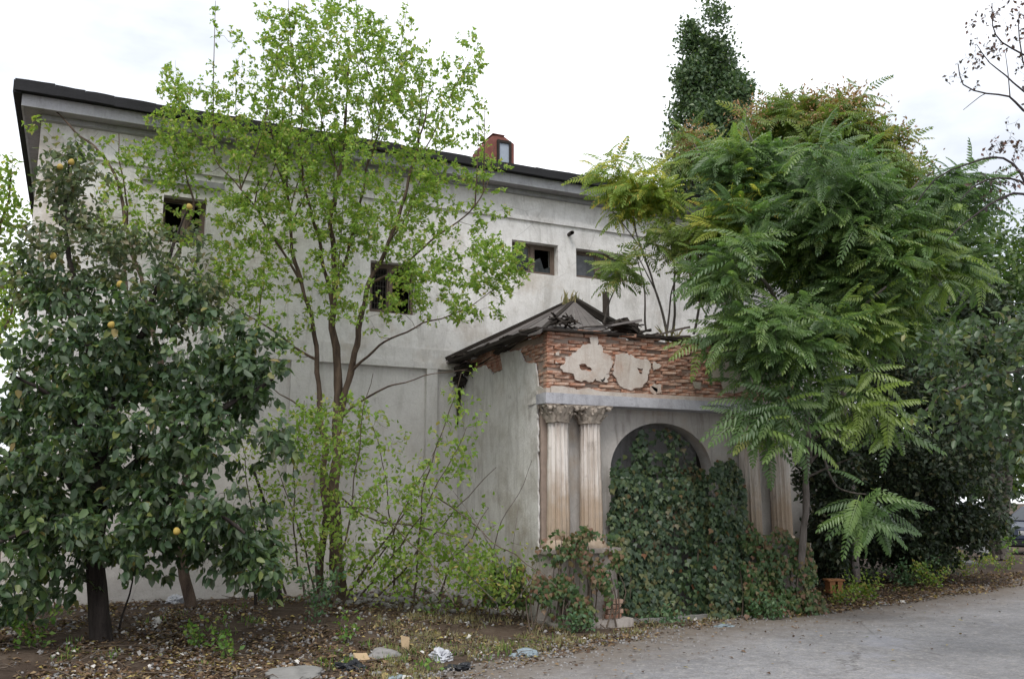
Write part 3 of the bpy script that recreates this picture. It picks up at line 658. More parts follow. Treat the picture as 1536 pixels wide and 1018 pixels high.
# plaster remnants on the brick front
def pf(l): return [(onY(x, y, PYF)[0], onY(x, y, PYF)[2]) for x, y in l]
FR = lambda c: Vector((c.x, PYF-.022+c.z, c.y))
curve_plate('plaster_patch', pf([(839, 553), (850, 534), (868, 526), (878, 516), (900, 518), (902, 530), (915, 533), (917, 548), (905, 566), (880, 574), (862, 570), (858, 558)]), [pf([(868, 547), (884, 548), (887, 556), (872, 556)])], .02, FR, M['patch'], Pt, .042)
curve_plate('plaster_patch', pf([(921, 548), (922, 534), (938, 530), (950, 536), (970, 540), (973, 560), (962, 580), (944, 585), (928, 580), (918, 562)]), [pf([(953, 553), (962, 552), (961, 561), (955, 562)])], .02, FR, M['patch'], Pt, .042)
curve_plate('plaster_patch', pf([(1062, 548), (1078, 532), (1100, 520), (1150, 524), (1180, 535), (1185, 585), (1110, 588), (1085, 590), (1080, 572), (1064, 566)]), [], .02, FR, M['mossy'], Pt, .02)
curve_plate('plaster_patch', pf([(1038, 572), (1050, 574), (1048, 584), (1040, 582)]), [], .018, FR, M['mossy'], Pt, .008)
curve_plate('plaster_patch', pf([(824, 598), (824, 580), (840, 579), (862, 584), (880, 582), (900, 588), (914, 590), (914, 598)]), [], .016, lambda c: Vector((c.x, PYF-.045+c.z, c.y)), M['patch'], Pt, .008)
for i in range(16):      # crumbs of plaster round the two remnants
    a_ = onY(random.uniform(835, 985), random.uniform(512, 588), PYF); rr_ = random.uniform(.015, .075); k_ = random.randint(5, 8)
    curve_plate('plaster_crumb', [(a_[0]+rr_*1.5*math.cos(2*PI*q/k_)*random.uniform(.5, 1.2), a_[2]+rr_*math.sin(2*PI*q/k_)*random.uniform(.5, 1.2)) for q in range(k_)], [], .018, FR, M['patch'], Pt, .03)
# columns
def colX(px): return onY(px, 720, PYF+.10)[0]
def column(px, z0=1.08, z1=2.62, r=.155):
    cx = colX(px); cy = PYF+.12
    nF = 14; per = 8; k = nF*per; V = []; nz_ = 26
    for i in range(nz_+1):
        t = i/nz_; z = z0+(z1-z0)*t; rr = r*(1-.10*t+.02*math.sin(PI*t))
        for j in range(k):
            a = 2*PI*j/k; ph = (j % per)/per; fl = -.034*math.sin(PI*ph)**.8 if 0 < ph else 0
            nz1 = noise.noise(Vector((cx+math.cos(a)*.3, math.sin(a)*.3, z*2.5)))*.008+noise.noise(Vector((cx+math.cos(a), math.sin(a), z*9)))*.004
            q = rr+fl+nz1; V.append((cx+q*math.cos(a), cy+q*math.sin(a), z))
    I = (np.arange(nz_)[:, None]*k+np.arange(k)[None]); J = (np.arange(nz_)[:, None]*k+(np.arange(k)[None]+1) % k)
    Q = np.stack([I, J, J+k, I+k], -1).reshape(-1, 4)
    col = obj('column', mesh_np('column', V, Q.ravel(), np.full(len(Q), 4), M['column']), Pt)
    # base
    V = []; prof = [(r+.05, z0-.10), (r+.055, z0-.07), (r+.035, z0-.045), (r+.03, z0-.02), (r+.012, z0+.0), (r+.0, z0+.012)]; k = 32
    for rr, z in prof:
        for j in range(k): a = 2*PI*j/k; q = rr+noise.noise(Vector((math.cos(a)*2, math.sin(a)*2, z*9+cx)))*.012; V.append((cx+q*math.cos(a), cy+q*math.sin(a), z))
    n = len(prof); I = (np.arange(n-1)[:, None]*k+np.arange(k)[None]); J = (np.arange(n-1)[:, None]*k+(np.arange(k)[None]+1) % k)
    Q = np.stack([I, J, J+k, I+k], -1).reshape(-1, 4); obj('column_base', mesh_np('column_base', V, Q.ravel(), np.full(len(Q), 4), M['column']), col)
    # capital: bell, necking ring, two rows of acanthus lumps, eroded abacus
    bm = bmesh.new(); zc0 = z1
    bmesh.ops.create_cone(bm, segments=24, radius1=r*.95, radius2=r*1.25, depth=.2, cap_ends=True, matrix=Matrix.Translation((cx, cy, zc0+.10)))
    bmesh.ops.create_cone(bm, segments=24, radius1=r*1.02, radius2=r*1.08, depth=.03, cap_ends=True, matrix=Matrix.Translation((cx, cy, zc0+.012)))
    for row, (zr, rr, hh, m) in enumerate(((.03, r*1.0, .10, 10), (.10, r*1.13, .11, 10))):
        for j in range(m):
            a = 2*PI*(j+.5*row)/m
            pts = [(0, 0, 0), (.028, 0, hh*.5), (.058, 0, hh*.95), (.085, 0, hh*1.0), (.085, 0, hh*.8)]; wd = [.04, .05, .046, .03, .015]
            prev = None
            for (ox, _, oz), w in zip(pts, wd):
                ring = []
                for s in (-1, -.4, .4, 1):
                    rad = rr+ox+(.012 if abs(s) < .5 else -.006); tx = w*s
                    ring.append(bm.verts.new((cx+rad*math.cos(a)-tx*math.sin(a), cy+rad*math.sin(a)+tx*math.cos(a), zc0+zr+oz)))
                if prev:
                    for q in range(3): bm.faces.new((prev[q], prev[q+1], ring[q+1], ring[q]))
                prev = ring
    W2 = .265; zA = zc0+.20; ring = []     # concave abacus outline
    for z in (zA, zA+.025, zA+.045):
        g = []
        for j in range(32):
            a = 2*PI*j/32+PI/4; s = 1/max(abs(math.cos(a)), abs(math.sin(a))); con = 1-.16*math.cos(2*a)**2; q = W2*s*con*(.92 if z == zA else 1)
            g.append(bm.verts.new((cx+q*math.cos(a)+random.uniform(-.012, .012), cy+min(.12, 1)*0+q*.55*math.sin(a)-.04+random.uniform(-.01, .01), min(z, ZL0-.003)+random.uniform(-.006, 0))))
        ring.append(g)
    for g, h in zip(ring[:-1], ring[1:]):
        for j in range(32): bm.faces.new((g[j], g[(j+1) % 32], h[(j+1) % 32], h[j]))
    bm.faces.new(ring[0][::-1]); bm.faces.new(ring[-1])
    for s in (-1, 1):        # corner volutes
        bmesh.ops.create_icosphere(bm, subdivisions=2, radius=.034, matrix=Matrix.Translation((cx+s*.20, cy-.16, zA-.01)))
    rough(bm, .018, 11, cx); rough(bm, .010, 28, cx)
    for v in bm.verts: v.co.z = min(v.co.z, ZL0-.002)
    bobj('capital', bm, M['capital'], col)
    return col
for px in (838, 887, 1126, 1171): column(px)
# pedestals
M['pedestal'] = plaster('pedestal_plaster', (.40, .36, .33), (.25, .21, .18), (.12, .10, .09), .6, .4, off=37)
for a, b in ((838, 887), (1126, 1171)):
    x0_, x1_ = colX(a)-.30, colX(b)+.30
    bm = bmesh.new(); box(bm, x0_+.04, x1_-.04, PYF-.08, YA-.004, -.1, .92); subdiv(bm, 3); rough(bm, .02, 5); p = bobj('pedestal', bm, M['pedestal'], Pt)
    bm = bmesh.new(); box(bm, x0_, x1_, PYF-.14, YA-.006, .925, .985); subdiv(bm, 3); rough(bm, .014, 8); bobj('pedestal_cap', bm, M['pedestal'], p)
    for i in range(4):      # bare bricks at the foot
        bm = bmesh.new(); xx = x1_-.26+(i % 2)*.03; box(bm, xx, xx+.23, PYF-.16, PYF-.03, .10+.06*i, .15+.06*i); rough(bm, .008, 20, i); bobj('foot_brick', bm, M['brick'], p)
bm = bmesh.new(); box(bm, PX0-.12, ax0-.02, PYF-.3, PYF+.1, -.1, .10); subdiv(bm, 3); rough(bm, .025, 4); bobj('plinth', bm, M['pedestal'], Pt)
bm = bmesh.new(); box(bm, ax0-.2, ax1+.3, PYF-.12, YA+.3, -.1, .06); subdiv(bm, 3); rough(bm, .02, 4); bobj('door_step', bm, M['concrete'], Pt)
# roof remains
Pk = Vector(onY(860, 452, YW-.35)); LB = Vector((PX0-.14, YW-.02, 3.84)); LF = Vector((PX0-.05, PYF+.0, ZB+.0)); RFt = Vector((PX1+.05, PYF, ZB+.0))
bm = bmesh.new(); n = 9      # left slope, strips of old sheet
for i in range(n):
    a0, a1 = i/n, (i+.97)/n; e0 = LB.lerp(LF, a0); e1 = LB.lerp(LF, a1); top = Pk
    l0 = random.uniform(-.05, .08)
    f = bm.faces.new([bm.verts.new(p) for p in (e0+(e0-top)*l0, e1+(e1-top)*l0, top.lerp(e1, .02), top.lerp(e0, .02))])
ex = bmesh.ops.extrude_face_region(bm, geom=bm.faces[:]); 
for v in [g for g in ex['geom'] if isinstance(g, bmesh.types.BMVert)]: v.co.z += .025
for v in bm.verts: v.co.z += random.uniform(-.02, .012)
bobj('roof_sheet', bm, M['sheet'], Pt)
def front_pt(px, py, back):   # point on the front slope
    e = onY(px, py, PYF+back); return Vector(e)
Rk = Vector(onY(905, 484, YW-1.5))
bm = bmesh.new(); n = 7
for i in range(n):          # front slope, what is left of it near the peak
    t0, t1 = i/n, (i+.95)/n; q0 = LF.lerp(RFt, t0*.26); q1 = LF.lerp(RFt, t1*.26); q0 = q0+(Pk-q0)*random.uniform(.02, .12); q1 = q1+(Pk-q1)*random.uniform(.02, .12)
    bm.faces.new([bm.verts.new(p) for p in (q0, q1, Pk.lerp(q1, .03), Pk.lerp(q0, .03))])
ex = bmesh.ops.extrude_face_region(bm, geom=bm.faces[:])
for v in [g for g in ex['geom'] if isinstance(g, bmesh.types.BMVert)]: v.co.z += .02
bobj('roof_sheet', bm, M['sheet'], Pt)
def beam(a, b, w, h, mat='darkwood', name='rafter', jit=.008):
    bm = bmesh.new(); bar(bm, a, b, w, h); subdiv(bm, 2); rough(bm, jit, 9, random.random()*50); return bobj(name, bm, M[mat], Pt)
beam(Pk+Vector((0, 0, .04)), LB+Vector((-.12, 0, .02)), .07, .06)
beam(Pk+Vector((0, 0, .05)), Vector((PX0+1.75, PYF+.35, ZB+.06)), .08, .07)
beam(Pk+Vector((.05, 0, .02)), Vector((PX0+2.15, PYF+.5, ZB+.02)), .06, .06)
beam(Pk, Vector((PX1-.2, YW-.5, ZB+.05)), .07, .07)
beam(Pk, LF, .07, .06)
beam((PX0-.12, PYF-.02, ZB+.01), (PX0-.2, YW-.1, ZB+.0), .09, .05, name='eave_board'); beam((PX0-.2, PYF+.25, ZB-.03), (PX0-.26, YW-.4, ZB-.08), .16, .03, name='eave_board')
beam((PX0-.08, PYF-.05, ZB+.0), (PX0+1.9, PYF-.02, ZB+.03), .10, .03, 'darkwood', 'eave_board', .02); beam((PX0+1.6, PYF+.05, ZB+.05), (PX1+.1, PYF-.02, ZB-.02), .12, .04, 'darkwood', 'eave_board', .02)
vp = onY(909, 487, YW-1.2); beam(vp, vp+[.02, .02, .55], .09, .10, 'oldwood', 'post')
for i in range(46):
    x = random.uniform(PX0-.05, PX1-.1); y = random.uniform(PYF-.02, PYF+.9); z = ZB+.02+random.uniform(0, .10)+.10*(y-PYF); L_ = random.uniform(.2, .9); a = random.uniform(-.6, .6)
    beam((x, y, z), (x+L_*math.cos(a), y+L_*math.sin(a)*.7, z+random.uniform(-.06, .16)), random.uniform(.03, .09), random.uniform(.012, .03), random.choice(['darkwood', 'oldwood', 'sheet', 'oldwood']), 'broken_board', .012)
for i in range(22):    # left eave debris
    y = random.uniform(PYF, YW-.3); x = PX0+random.uniform(-.3, .05); z = ZB+random.uniform(-.1, .08); a = random.uniform(-.5, .5)
    beam((x, y, z), (x+random.uniform(-.1, .1), y+random.uniform(.2, .6), z+random.uniform(-.12, .05)), random.uniform(.03, .1), random.uniform(.01, .025), random.choice(['darkwood', 'darkwood', 'oldwood']), 'broken_board', .012)
for (px, py, r_) in ((937, 489, .14), (846, 480, .09), (700, 556, .12), (692, 570, .09)):
    bm = bmesh.new(); c_ = onY(px, py, PYF+.1) if px > 800 else onX(px, py, PX0-.08)
    bmesh.ops.create_icosphere(bm, subdivisions=3, radius=r_, matrix=Matrix.Translation(c_) @ Matrix.Diagonal((1.5, 1, .55, 1))); rough(bm, r_*.9, 6, px); rough(bm, .05, 20, px)
    for q in range(26): a_ = Vector(c_)+Vector([random.uniform(-1, 1)*r_*k_ for k_ in (1.6, 1, .6)]); bar(bm, a_, a_+Vector([random.uniform(-.16, .16), random.uniform(-.1, .1), random.uniform(-.10, .07)]), random.uniform(.01, .05), .008, .01)
    bobj('rotten_clump', bm, M['darkwood'], Pt)
# hanging black drip at the left rear corner
dp = [onX(690, 560, PX0-.06), onX(688, 600, PX0-.05), onX(686, 640, PX0-.03)]; P = spline(dp, .05); tubes('gutter_remnant', [(P, np.linspace(.06, .006, len(P)))], M['darkwood'], Pt, 7, .006)
# dry grass on top
# ================================================================== TREES
def setup_tree(name, label, cat, limbs, mats, group=None, kk=9, trunk_n=1, names=None):
    t = thing(name, label, cat, group=group)
    for i, l in enumerate(limbs): tubes('trunk' if i < trunk_n else 'limb', [l], mats, t, kk, .004 if l[1][0] > .04 else 0)
    return t
def leaf_fill(t, pos, dirs, tmpl, size, mat, droop=.5, upn=1.0, n_obj=0, name='foliage', objname='leaf', jit=.25, tuft=0):
    if tuft:
        pos = np.repeat(pos, tuft, 0)+rng.normal(size=(len(pos)*tuft, 3))*size*.16; dirs = np.repeat(dirs, tuft, 0)*.3
    n = len(pos); keep = ~inside(pos, .02); pos, dirs = pos[keep], dirs[keep]; n = len(pos)
    dn = dirs/(np.linalg.norm(dirs, axis=1)[:, None]+1e-9)
    d = dn*.4+rdir(n)*.9; d[:, 2] -= droop; nr = rdir(n)*.8; nr[:, 2] += upn; nr -= FWD*.25
    Rm = frames(d, nr); sc = size*rng.uniform(1-jit, 1+jit, n); v = rng.random(n)
    if n_obj:
        ix = pick_near(pos, n_obj); m = np.ones(n, bool); m[ix] = False
        meshes = [tmesh(objname, tmpl, M[mat] if isinstance(mat, str) else mat, k/5) for k in range(6)]
        leaf_objects(t, meshes, pos[ix], Rm[ix], sc[ix], objname); pos, Rm, sc, v = pos[m], Rm[m], sc[m], v[m]
    o = bake(name, tmpl[0], tmpl[1], pos, Rm, sc, v, M[mat] if isinstance(mat, str) else mat, t); stuff(o); return o

def clump(tg, sc, thr):
    """thin out the targets where a slow noise is low, so the crown breaks into masses and gaps"""
    k = np.array([noise.noise(Vector(p*sc))+random.uniform(-.06, .06) > thr-.12 for p in tg]); tg = tg[k]; return tg[rng.permutation(len(tg))]
# ---- light green slender tree in the middle
D = 12.9
lm = [limb([(512, 905, D), (505, 830, D), (500, 760, D), (506, 690, D), (508, 620, D-.05), (507, 560, D-.1), (500, 480, D-.2), (503, 400, D-.3), (497, 330, D-.4), (512, 250, D-.6), (520, 170, D-.7), (524, 90, D-.8)], 0.1062, 0.0072, wob=.05),
      limb([(486, 905, D+.1), (480, 860, D), (487, 770, D), (486, 690, D-.1), (482, 620, D-.1), (478, 560, D-.2), (470, 490, D-.3), (452, 430, D-.4), (440, 380, D-.4), (432, 300, D-.5), (412, 230, D-.7), (400, 140, D-.8)], 0.0638, 0.0060, wob=.05),
      limb([(510, 640, D), (524, 560, D-.2), (540, 490, D-.4), (552, 430, D-.6), (575, 380, D-.8), (600, 320, D-.9), (622, 240, D-1), (650, 130, D-1)], 0.0553, 0.0060, wob=.05),
      limb([(500, 470, D-.2), (488, 400, D-.4), (470, 330, D-.6), (450, 250, D-.8), (452, 160, D-.9), (448, 60, D-.9)], 0.0310, 0.0048, wob=.05),
      limb([(504, 430, D-.2), (530, 350, D-.3), (548, 270, D-.2), (570, 180, D-.3), (580, 80, D-.4)], 0.0279, 0.0048, wob=.05),
      limb([(478, 540, D-.2), (440, 520, D-.4), (400, 490, D-.6), (350, 460, D-.7), (310, 430, D-.8)], 0.0217, 0.0036, wob=.05),
      limb([(515, 625, D), (560, 590, D-.5), (610, 575, D-.9), (650, 560, D-1.1), (700, 555, D-1.2)], 0.0217, 0.0036, wob=.05),
      limb([(524, 560, D-.2), (570, 520, D-.6), (620, 490, D-1), (680, 470, D-1.2), (750, 430, D-1.2)], 0.0217, 0.0036, wob=.05),
      limb([(452, 430, D-.4), (420, 370, D-.6), (380, 310, D-.8), (330, 250, D-.9), (280, 180, D-1)], 0.0217, 0.0036, wob=.05),
      limb([(552, 430, D-.6), (600, 400, D-.9), (660, 350, D-1), (720, 300, D-1.1), (745, 220, D-1.1)], 0.0217, 0.0036, wob=.05),
      limb([(484, 640, D-.1), (450, 610, D-.5), (420, 590, D-.8), (380, 560, D-1)], 0.0186, 0.0036, wob=.05),
      limb([(620, 250, D-1), (655, 190, D-1.1), (690, 120, D-1.1), (722, 60, D-1.1)], 0.0124, 0.0024, wob=.04)]
for k in range(26):      # long upright shoots
    l_ = lm[random.choice([0, 1, 2, 3, 4, 8, 9])][0]; a_ = l_[int(len(l_)*random.uniform(.45, .85))]; u_ = RGT*random.uniform(-.5, .5)+UP*random.uniform(1.0, 2.3)+FWD*random.uniform(-.3, .1)
    P_ = spline([a_, a_+u_*np.array([.6, .6, .4]), a_+u_], .12); P_ = P_ if not inside(P_).any() else P_[:2]; lm.append((P_, np.linspace(.011, .003, len(P_))))
T1 = setup_tree('slender_tree', 'tall slender tree with sparse bright green leaves and twin brown trunks before the white wall', 'tree', lm, M['bark'], trunk_n=2)
D1 = D-.85
crown = [(520, 120, D1, 100, 130, 1.1, 3.2), (440, 150, D1, 90, 140, 1., 2.6), (590, 130, D1, 80, 130, 1., 2.2), (340, 190, D1, 100, 85, .9, 1.5), (400, 60, D1, 60, 60, .8, .5), (660, 190, D1, 70, 110, .9, 1.2), (500, 270, D1, 200, 90, 1.1, 4.2), (620, 330, D1, 140, 90, .9, 2.5), (430, 370, D1, 150, 90, .9, 2.2), (690, 420, D1-.2, 110, 70, .7, 1.8), (560, 440, D1, 90, 60, .8, 1), (350, 330, D1, 80, 80, .7, .7), (300, 170, D1, 70, 50, .7, .5), (720, 280, D1, 70, 60, .7, .5), (700, 110, D1, 45, 70, .6, .5), (740, 400, D1-.2, 70, 50, .5, 1.2), (250, 230, D1, 50, 60, .6, .7), (260, 130, D1, 40, 40, .5, .3), (500, 40, D1, 120, 45, .7, .8), (420, 480, D1, 70, 60, .6, .6)]
tg = ell(crown, 3000); tg = clump(tg, 1.6, -.25)[:2300]
sh = grow(lm, tg, .0044, .08, .5, 1.1)
stuff(tubes('twigs', sh, M['twig'], T1, 4))
shx = sh+[(q_[0], q_[1]) for q_ in lm[-26:] for _ in range(5)]
p, d = leaves_on(shx, 4, .035, .12); m = rng.random(len(p)) < .95; p, d = p[m], d[m]
px_, py_, z_ = shown(p); keep = ~((py_ > 480) & (rng.random(len(p)) < .3)); p, d = p[keep], d[keep]
leaf_fill(T1, p, d, LEAF4, .053, 'lf_light', .15, .6, n_obj=300, tuft=6, jit=.4)
# ---- thicket of light shoots round its foot
lm2 = []
for (a, b) in (((520, 890, D-.3), (640, 700, D-1.2)), ((470, 900, D-.5), (415, 700, D-1.)), ((540, 895, D-.5), (700, 640, D-1.4)), ((590, 885, D-.3), (560, 640, D-1.)), ((455, 895, D-.6), (455, 600, D-.8)), ((660, 895, D-.6), (735, 760, D-1.)), ((500, 905, D-.8), (560, 560, D-1.3)), ((620, 900, D-.4), (690, 560, D-1.3)), ((430, 890, D-.4), (360, 640, D-.7)), ((560, 905, D-.2), (740, 700, D-.8))):
    mid = ((a[0]+b[0])/2+random.uniform(-20, 20), (a[1]+b[1])/2+15, (a[2]+b[2])/2)
    lm2.append(limb([a, mid, b], .016, .004, wob=.06))
T2 = setup_tree('sapling_thicket', 'thicket of thin bare shoots with sparse yellow-green leaves at the foot of the slender tree', 'shrub', lm2, M['twig'], trunk_n=0, kk=6)
tg = ell([(470, 680, D-1, 80, 90, .5, 2.2), (560, 760, D-1, 110, 110, .5, 1.6), (520, 640, D-1.1, 60, 60, .4, 1.2), (640, 730, D-1, 90, 120, .5, 1.4), (430, 800, D-1, 70, 90, .4, 1.4), (690, 850, D-1, 90, 50, .5, 1.), (600, 850, D-.8, 100, 50, .5, 1), (690, 620, D-1.2, 35, 90, .3, .5), (740, 870, D-1, 60, 40, .3, .8), (600, 820, D-.7, 160, 70, .6, 2.)], 640)
sh = grow(lm2, tg, .004, .2, .2, .2); stuff(tubes('twigs', sh, M['twig'], T2, 4))
p, d = leaves_on(sh, 9, .06, .3); leaf_fill(T2, p, d, LEAF4, .075, 'lf_light', .2, .6)
# ---- dark quince on the left
D = 10.1
lq = [limb([(150, 965, D), (148, 880, D), (145, 800, D), (150, 720, D), (165, 640, D+.1), (180, 560, D+.1), (190, 470, D+.1)], .118, .05, wob=.04),
      limb([(148, 790, D), (110, 730, D+.1), (60, 700, D+.1), (0, 690, D+.2), (-80, 650, D+.2)], .07, .02, wob=.05),
      limb([(150, 760, D), (200, 700, D-.3), (270, 650, D-.4), (340, 610, D-.4), (410, 570, D-.3)], .065, .015, wob=.05),
      limb([(165, 640, D+.1), (140, 540, D), (110, 430, D), (100, 330, D+.1), (105, 215, D+.1)], .06, .01, wob=.05),
      limb([(180, 560, D+.1), (220, 480, D+.2), (250, 400, D+.3), (280, 320, D+.4)], .05, .01, wob=.05),
      limb([(155, 740, D), (230, 740, D-.5), (310, 760, D-.8), (370, 800, D-.9)], .045, .012, wob=.05),
      limb([(150, 760, D), (90, 780, D-.6), (30, 800, D-.9), (-30, 820, D-1)], .045, .012, wob=.05),
      limb([(150, 700, D), (120, 640, D-.6), (70, 590, D-.9), (20, 560, D-1)], .045, .012, wob=.05)]
T3 = setup_tree('quince_tree', 'dense dark green quince tree with yellow fruit and a thick dark trunk at the left', 'tree', lq, M['darkbark'], trunk_n=1)
cq = [(215, 560, D-.1, 215, 105, 1.1, 5), (60, 560, D-.2, 150, 140, 1.1, 3.4), (300, 660, D-.3, 150, 90, .9, 3.2), (150, 660, D-.4, 150, 90, 1., 2.8), (30, 720, D-.3, 100, 110, .8, 2.6), (190, 770, D-.5, 120, 70, .8, 2.2), (60, 830, D-.4, 85, 90, .7, 2.3), (330, 780, D-.5, 90, 85, .6, 2.2), (-40, 700, D, 120, 220, 1, 2), (200, 470, D, 150, 70, .9, 1.8), (60, 450, D, 90, 80, .8, 1.0), (375, 560, D-.2, 75, 80, .6, 1.2), (225, 830, D-.6, 90, 60, .5, 1.4), (390, 840, D-.4, 45, 60, .3, .7), (20, 920, D-.5, 50, 40, .4, .4)]
tg = clump(ell(cq, 2900), 1.5, -.02)[:1500]; px_, py_, z_ = shown(tg)
gap = ((py_ > 865) & (px_ > 95) & (px_ < 330)) | ((py_ > 830) & (px_ > 120) & (px_ < 190)) | ((py_ > 900) & (px_ > 60))
tg = tg[~gap]
sh = grow(lq, tg, .006, .12, .25, .2); stuff(tubes('twigs', sh, M['darktwig'], T3, 4))
p, d = leaves_on(sh, 4, .05, .2); leaf_fill(T3, p, d, LEAF, .098, 'lf_quince', .75, .8, n_obj=300, tuft=4, jit=.4)
tg = ell([(105, 270, D+.1, 48, 75, .5, 1.1), (130, 370, D+.1, 85, 60, .7, 1.3), (250, 390, D+.2, 90, 60, .6, .9), (60, 400, D, 60, 70, .6, .8), (300, 460, D+.1, 80, 50, .5, 1.), (180, 440, D, 150, 40, .6, .6)], 300)
sh2 = grow(lq+sh[::4], tg, .005, .14, .2, .2); stuff(tubes('upper_twigs', sh2, M['darktwig'], T3, 4))
p, d = leaves_on(sh2, 15, .055, .2); leaf_fill(T3, p, d, LEAF, .082, 'lf_quince_top', .4, .8, name='upper_foliage')
def fruit(parent, P, r, mat):
    bm = bmesh.new(); bmesh.ops.create_icosphere(bm, subdivisions=2, radius=r)
    for v in bm.verts: t = v.co.z/r; v.co.x *= 1-.18*t; v.co.y *= 1-.18*t; v.co.z *= 1.15; v.co += noise.noise_vector(v.co*20)*r*.12
    me = bpy.data.meshes.new('quince_fruit'); bm.to_mesh(me); bm.free(); me.materials.append(mat); me.polygons.foreach_set('use_smooth', [True]*len(me.polygons)); return me
M['quince'] = plain('yellow_quince', (.36, .26, .06), .6, 0, .35, 14)
fm = fruit(None, None, .034, M['quince'])
for (px, py, dd) in ((107, 243, D-.42), (90, 250, D-.3), (284, 310, D-.2), (80, 384, D-.5), (180, 426, D-.85), (167, 487, D-1.1), (265, 796, D-1.15)):
    o = bpy.data.objects.new('quince_fruit', fm); o.parent = T3; o.location = atD(px, py, dd); o.rotation_euler = (random.uniform(-.5, .5), random.uniform(-.5, .5), random.uniform(0, 6)); C.objects.link(o)
# ---- smaller light tree behind the quince, shoots over the left part of the wall
D = 12.2
ls = [limb([(285, 915, D), (275, 850, D), (262, 760, D), (255, 640, D), (230, 500, D), (200, 380, D-.1), (165, 250, D-.1), (85, 170, D-.1)], .075, .008, wob=.06),
      limb([(255, 640, D), (220, 560, D-.1), (190, 440, D-.1), (190, 330, D), (178, 200, D)], .04, .006, wob=.05),
      limb([(230, 500, D), (260, 400, D), (290, 300, D-.1), (250, 200, D-.1)], .035, .006, wob=.05),
      limb([(262, 760, D), (320, 640, D+.1), (380, 520, D), (395, 430, D)], .035, .006, wob=.05)]
T4 = setup_tree('small_wall_tree', 'smaller light green tree rising behind the dark quince, against the left end of the wall', 'tree', ls, M['bark'], trunk_n=1)
tg = ell([(160, 230, D-.2, 55, 50, .5, 1), (70, 190, D-.2, 28, 32, .3, .3), (205, 300, D-.2, 80, 65, .6, 1.8), (260, 250, D-.2, 60, 50, .5, 1.), (330, 400, D-.2, 90, 70, .6, 1.8), (350, 450, D, 70, 60, .5, .9), (120, 320, D, 50, 50, .5, .5), (240, 330, D, 50, 40, .6, .3)], 260)
sh = grow(ls, tg, .0048, .12, .4, .8); stuff(tubes('twigs', sh, M['twig'], T4, 4))
p, d = leaves_on(sh, 2, .04, .25); leaf_fill(T4, p, d, LEAF4, .074, 'lf_light', .1, .6, tuft=5)
# ---- tree beyond the left corner of the building
D = 15.
le = [limb([(-60, 915, D), (-40, 700, D), (-30, 500, D), (0, 350, D), (20, 260, D)], .10, .01, wob=.06), limb([(-40, 600, D), (10, 480, D-.2), (30, 420, D-.2)], .04, .01, wob=.06)]
T5 = setup_tree('corner_tree', 'pale green tree against the sky beyond the left corner of the building', 'tree', le, M['bark'], trunk_n=1)
tg = ell([(0, 300, D, 45, 75, .9, 1), (-20, 420, D, 80, 90, 1, 2), (-60, 330, D, 80, 90, 1, 1), (-20, 520, D, 80, 90, 1, 1)], 260)
tg = tg[tg[:, 0] < -.95]
sh = grow(le, tg, .005, .12, .3, .4); stuff(tubes('twigs', sh, M['twig'], T5, 4))
p, d = leaves_on(sh, 14, .08, .25); leaf_fill(T5, p, d, LEAF4, .11, 'lf_light', .1, .6)
# ---- extra stems under the quince canopy
def small_stem(px, py, d, px2, py2, r, lab, nl=40, mat='darkbark', bmat='lf_light', sz=.07):
    z = None; a = (px, py, d); L1 = [limb([a, ((px+px2)/2+6, (py+py2)/2, d-.05), (px2, py2, d-.1)], r, r*.35, wob=.04)]
    t = setup_tree('young_stem', lab, 'tree', L1, M[mat], trunk_n=1, kk=7)
    tg = ell([(px2, py2-10, d-.1, 45, 60, .35, 1), ((px+px2)/2, (py+py2)/2-10, d-.1, 35, 50, .3, .4)], nl)
    s = grow(L1, tg, .004, .15, .2, .2); stuff(tubes('twigs', s, M['twig'], t, 4)); p, d_ = leaves_on(s, 5, .05, .3); leaf_fill(t, p, d_, LEAF4, sz, bmat, .2, .6)
small_stem(423, 915, 12.4, 380, 700, .045, 'leaning young trunk left of the twin trunks, behind the hanging quince branch', 40)
small_stem(180, 945, 10.6, 200, 790, .014, 'thin bare sapling just right of the thick dark quince trunk', 24, 'darkbark', 'lf_weed')
small_stem(382, 905, 12.3, 366, 780, .022, 'thin leaning stem at the wall between the quince and the twin trunks', 20)
# ---- leaning twigs and leafy shrub between tree and portico
D = 11.6
l6 = [limb([(745, 905, D), (765, 840, D), (790, 790, D), (805, 700, D+.1)], .010, .003, wob=.04)]
l6 = [limb([(735, 905, D+.6), (740, 830, D+.6), (752, 780, D+.5), (778, 738, D+.4), (800, 690, D+.3)], .012, .003, wob=.03), limb([(760, 900, D), (750, 840, D), (705, 770, D), (680, 735, D+.1)], .011, .003, wob=.03), limb([(760, 905, D), (768, 830, D), (778, 750, D+.1)], .008, .002, wob=.03), limb([(770, 905, D), (800, 860, D-.2), (815, 820, D-.2)], .008, .002, wob=.03), limb([(745, 905, D), (700, 860, D), (650, 790, D+.2)], .012, .003, wob=.03)]
T6 = setup_tree('leafy_shrub', 'low shrub with yellow-green leaves and long bare shoots beside the portico side wall', 'shrub', l6, M['greybark'], trunk_n=0, kk=6)
tg = ell([(745, 865, D-.1, 60, 35, .4, 2), (700, 850, D, 60, 40, .4, 1.), (770, 830, D-.1, 35, 40, .3, .6)], 62)
sh = grow(l6, tg, .004, .15, .2, .2); stuff(tubes('twigs', sh, M['twig'], T6, 4)); p, d = leaves_on(sh, 6, .07, .2); leaf_fill(T6, p, d, LEAF, .055, 'lf_thicket', .3, .6)
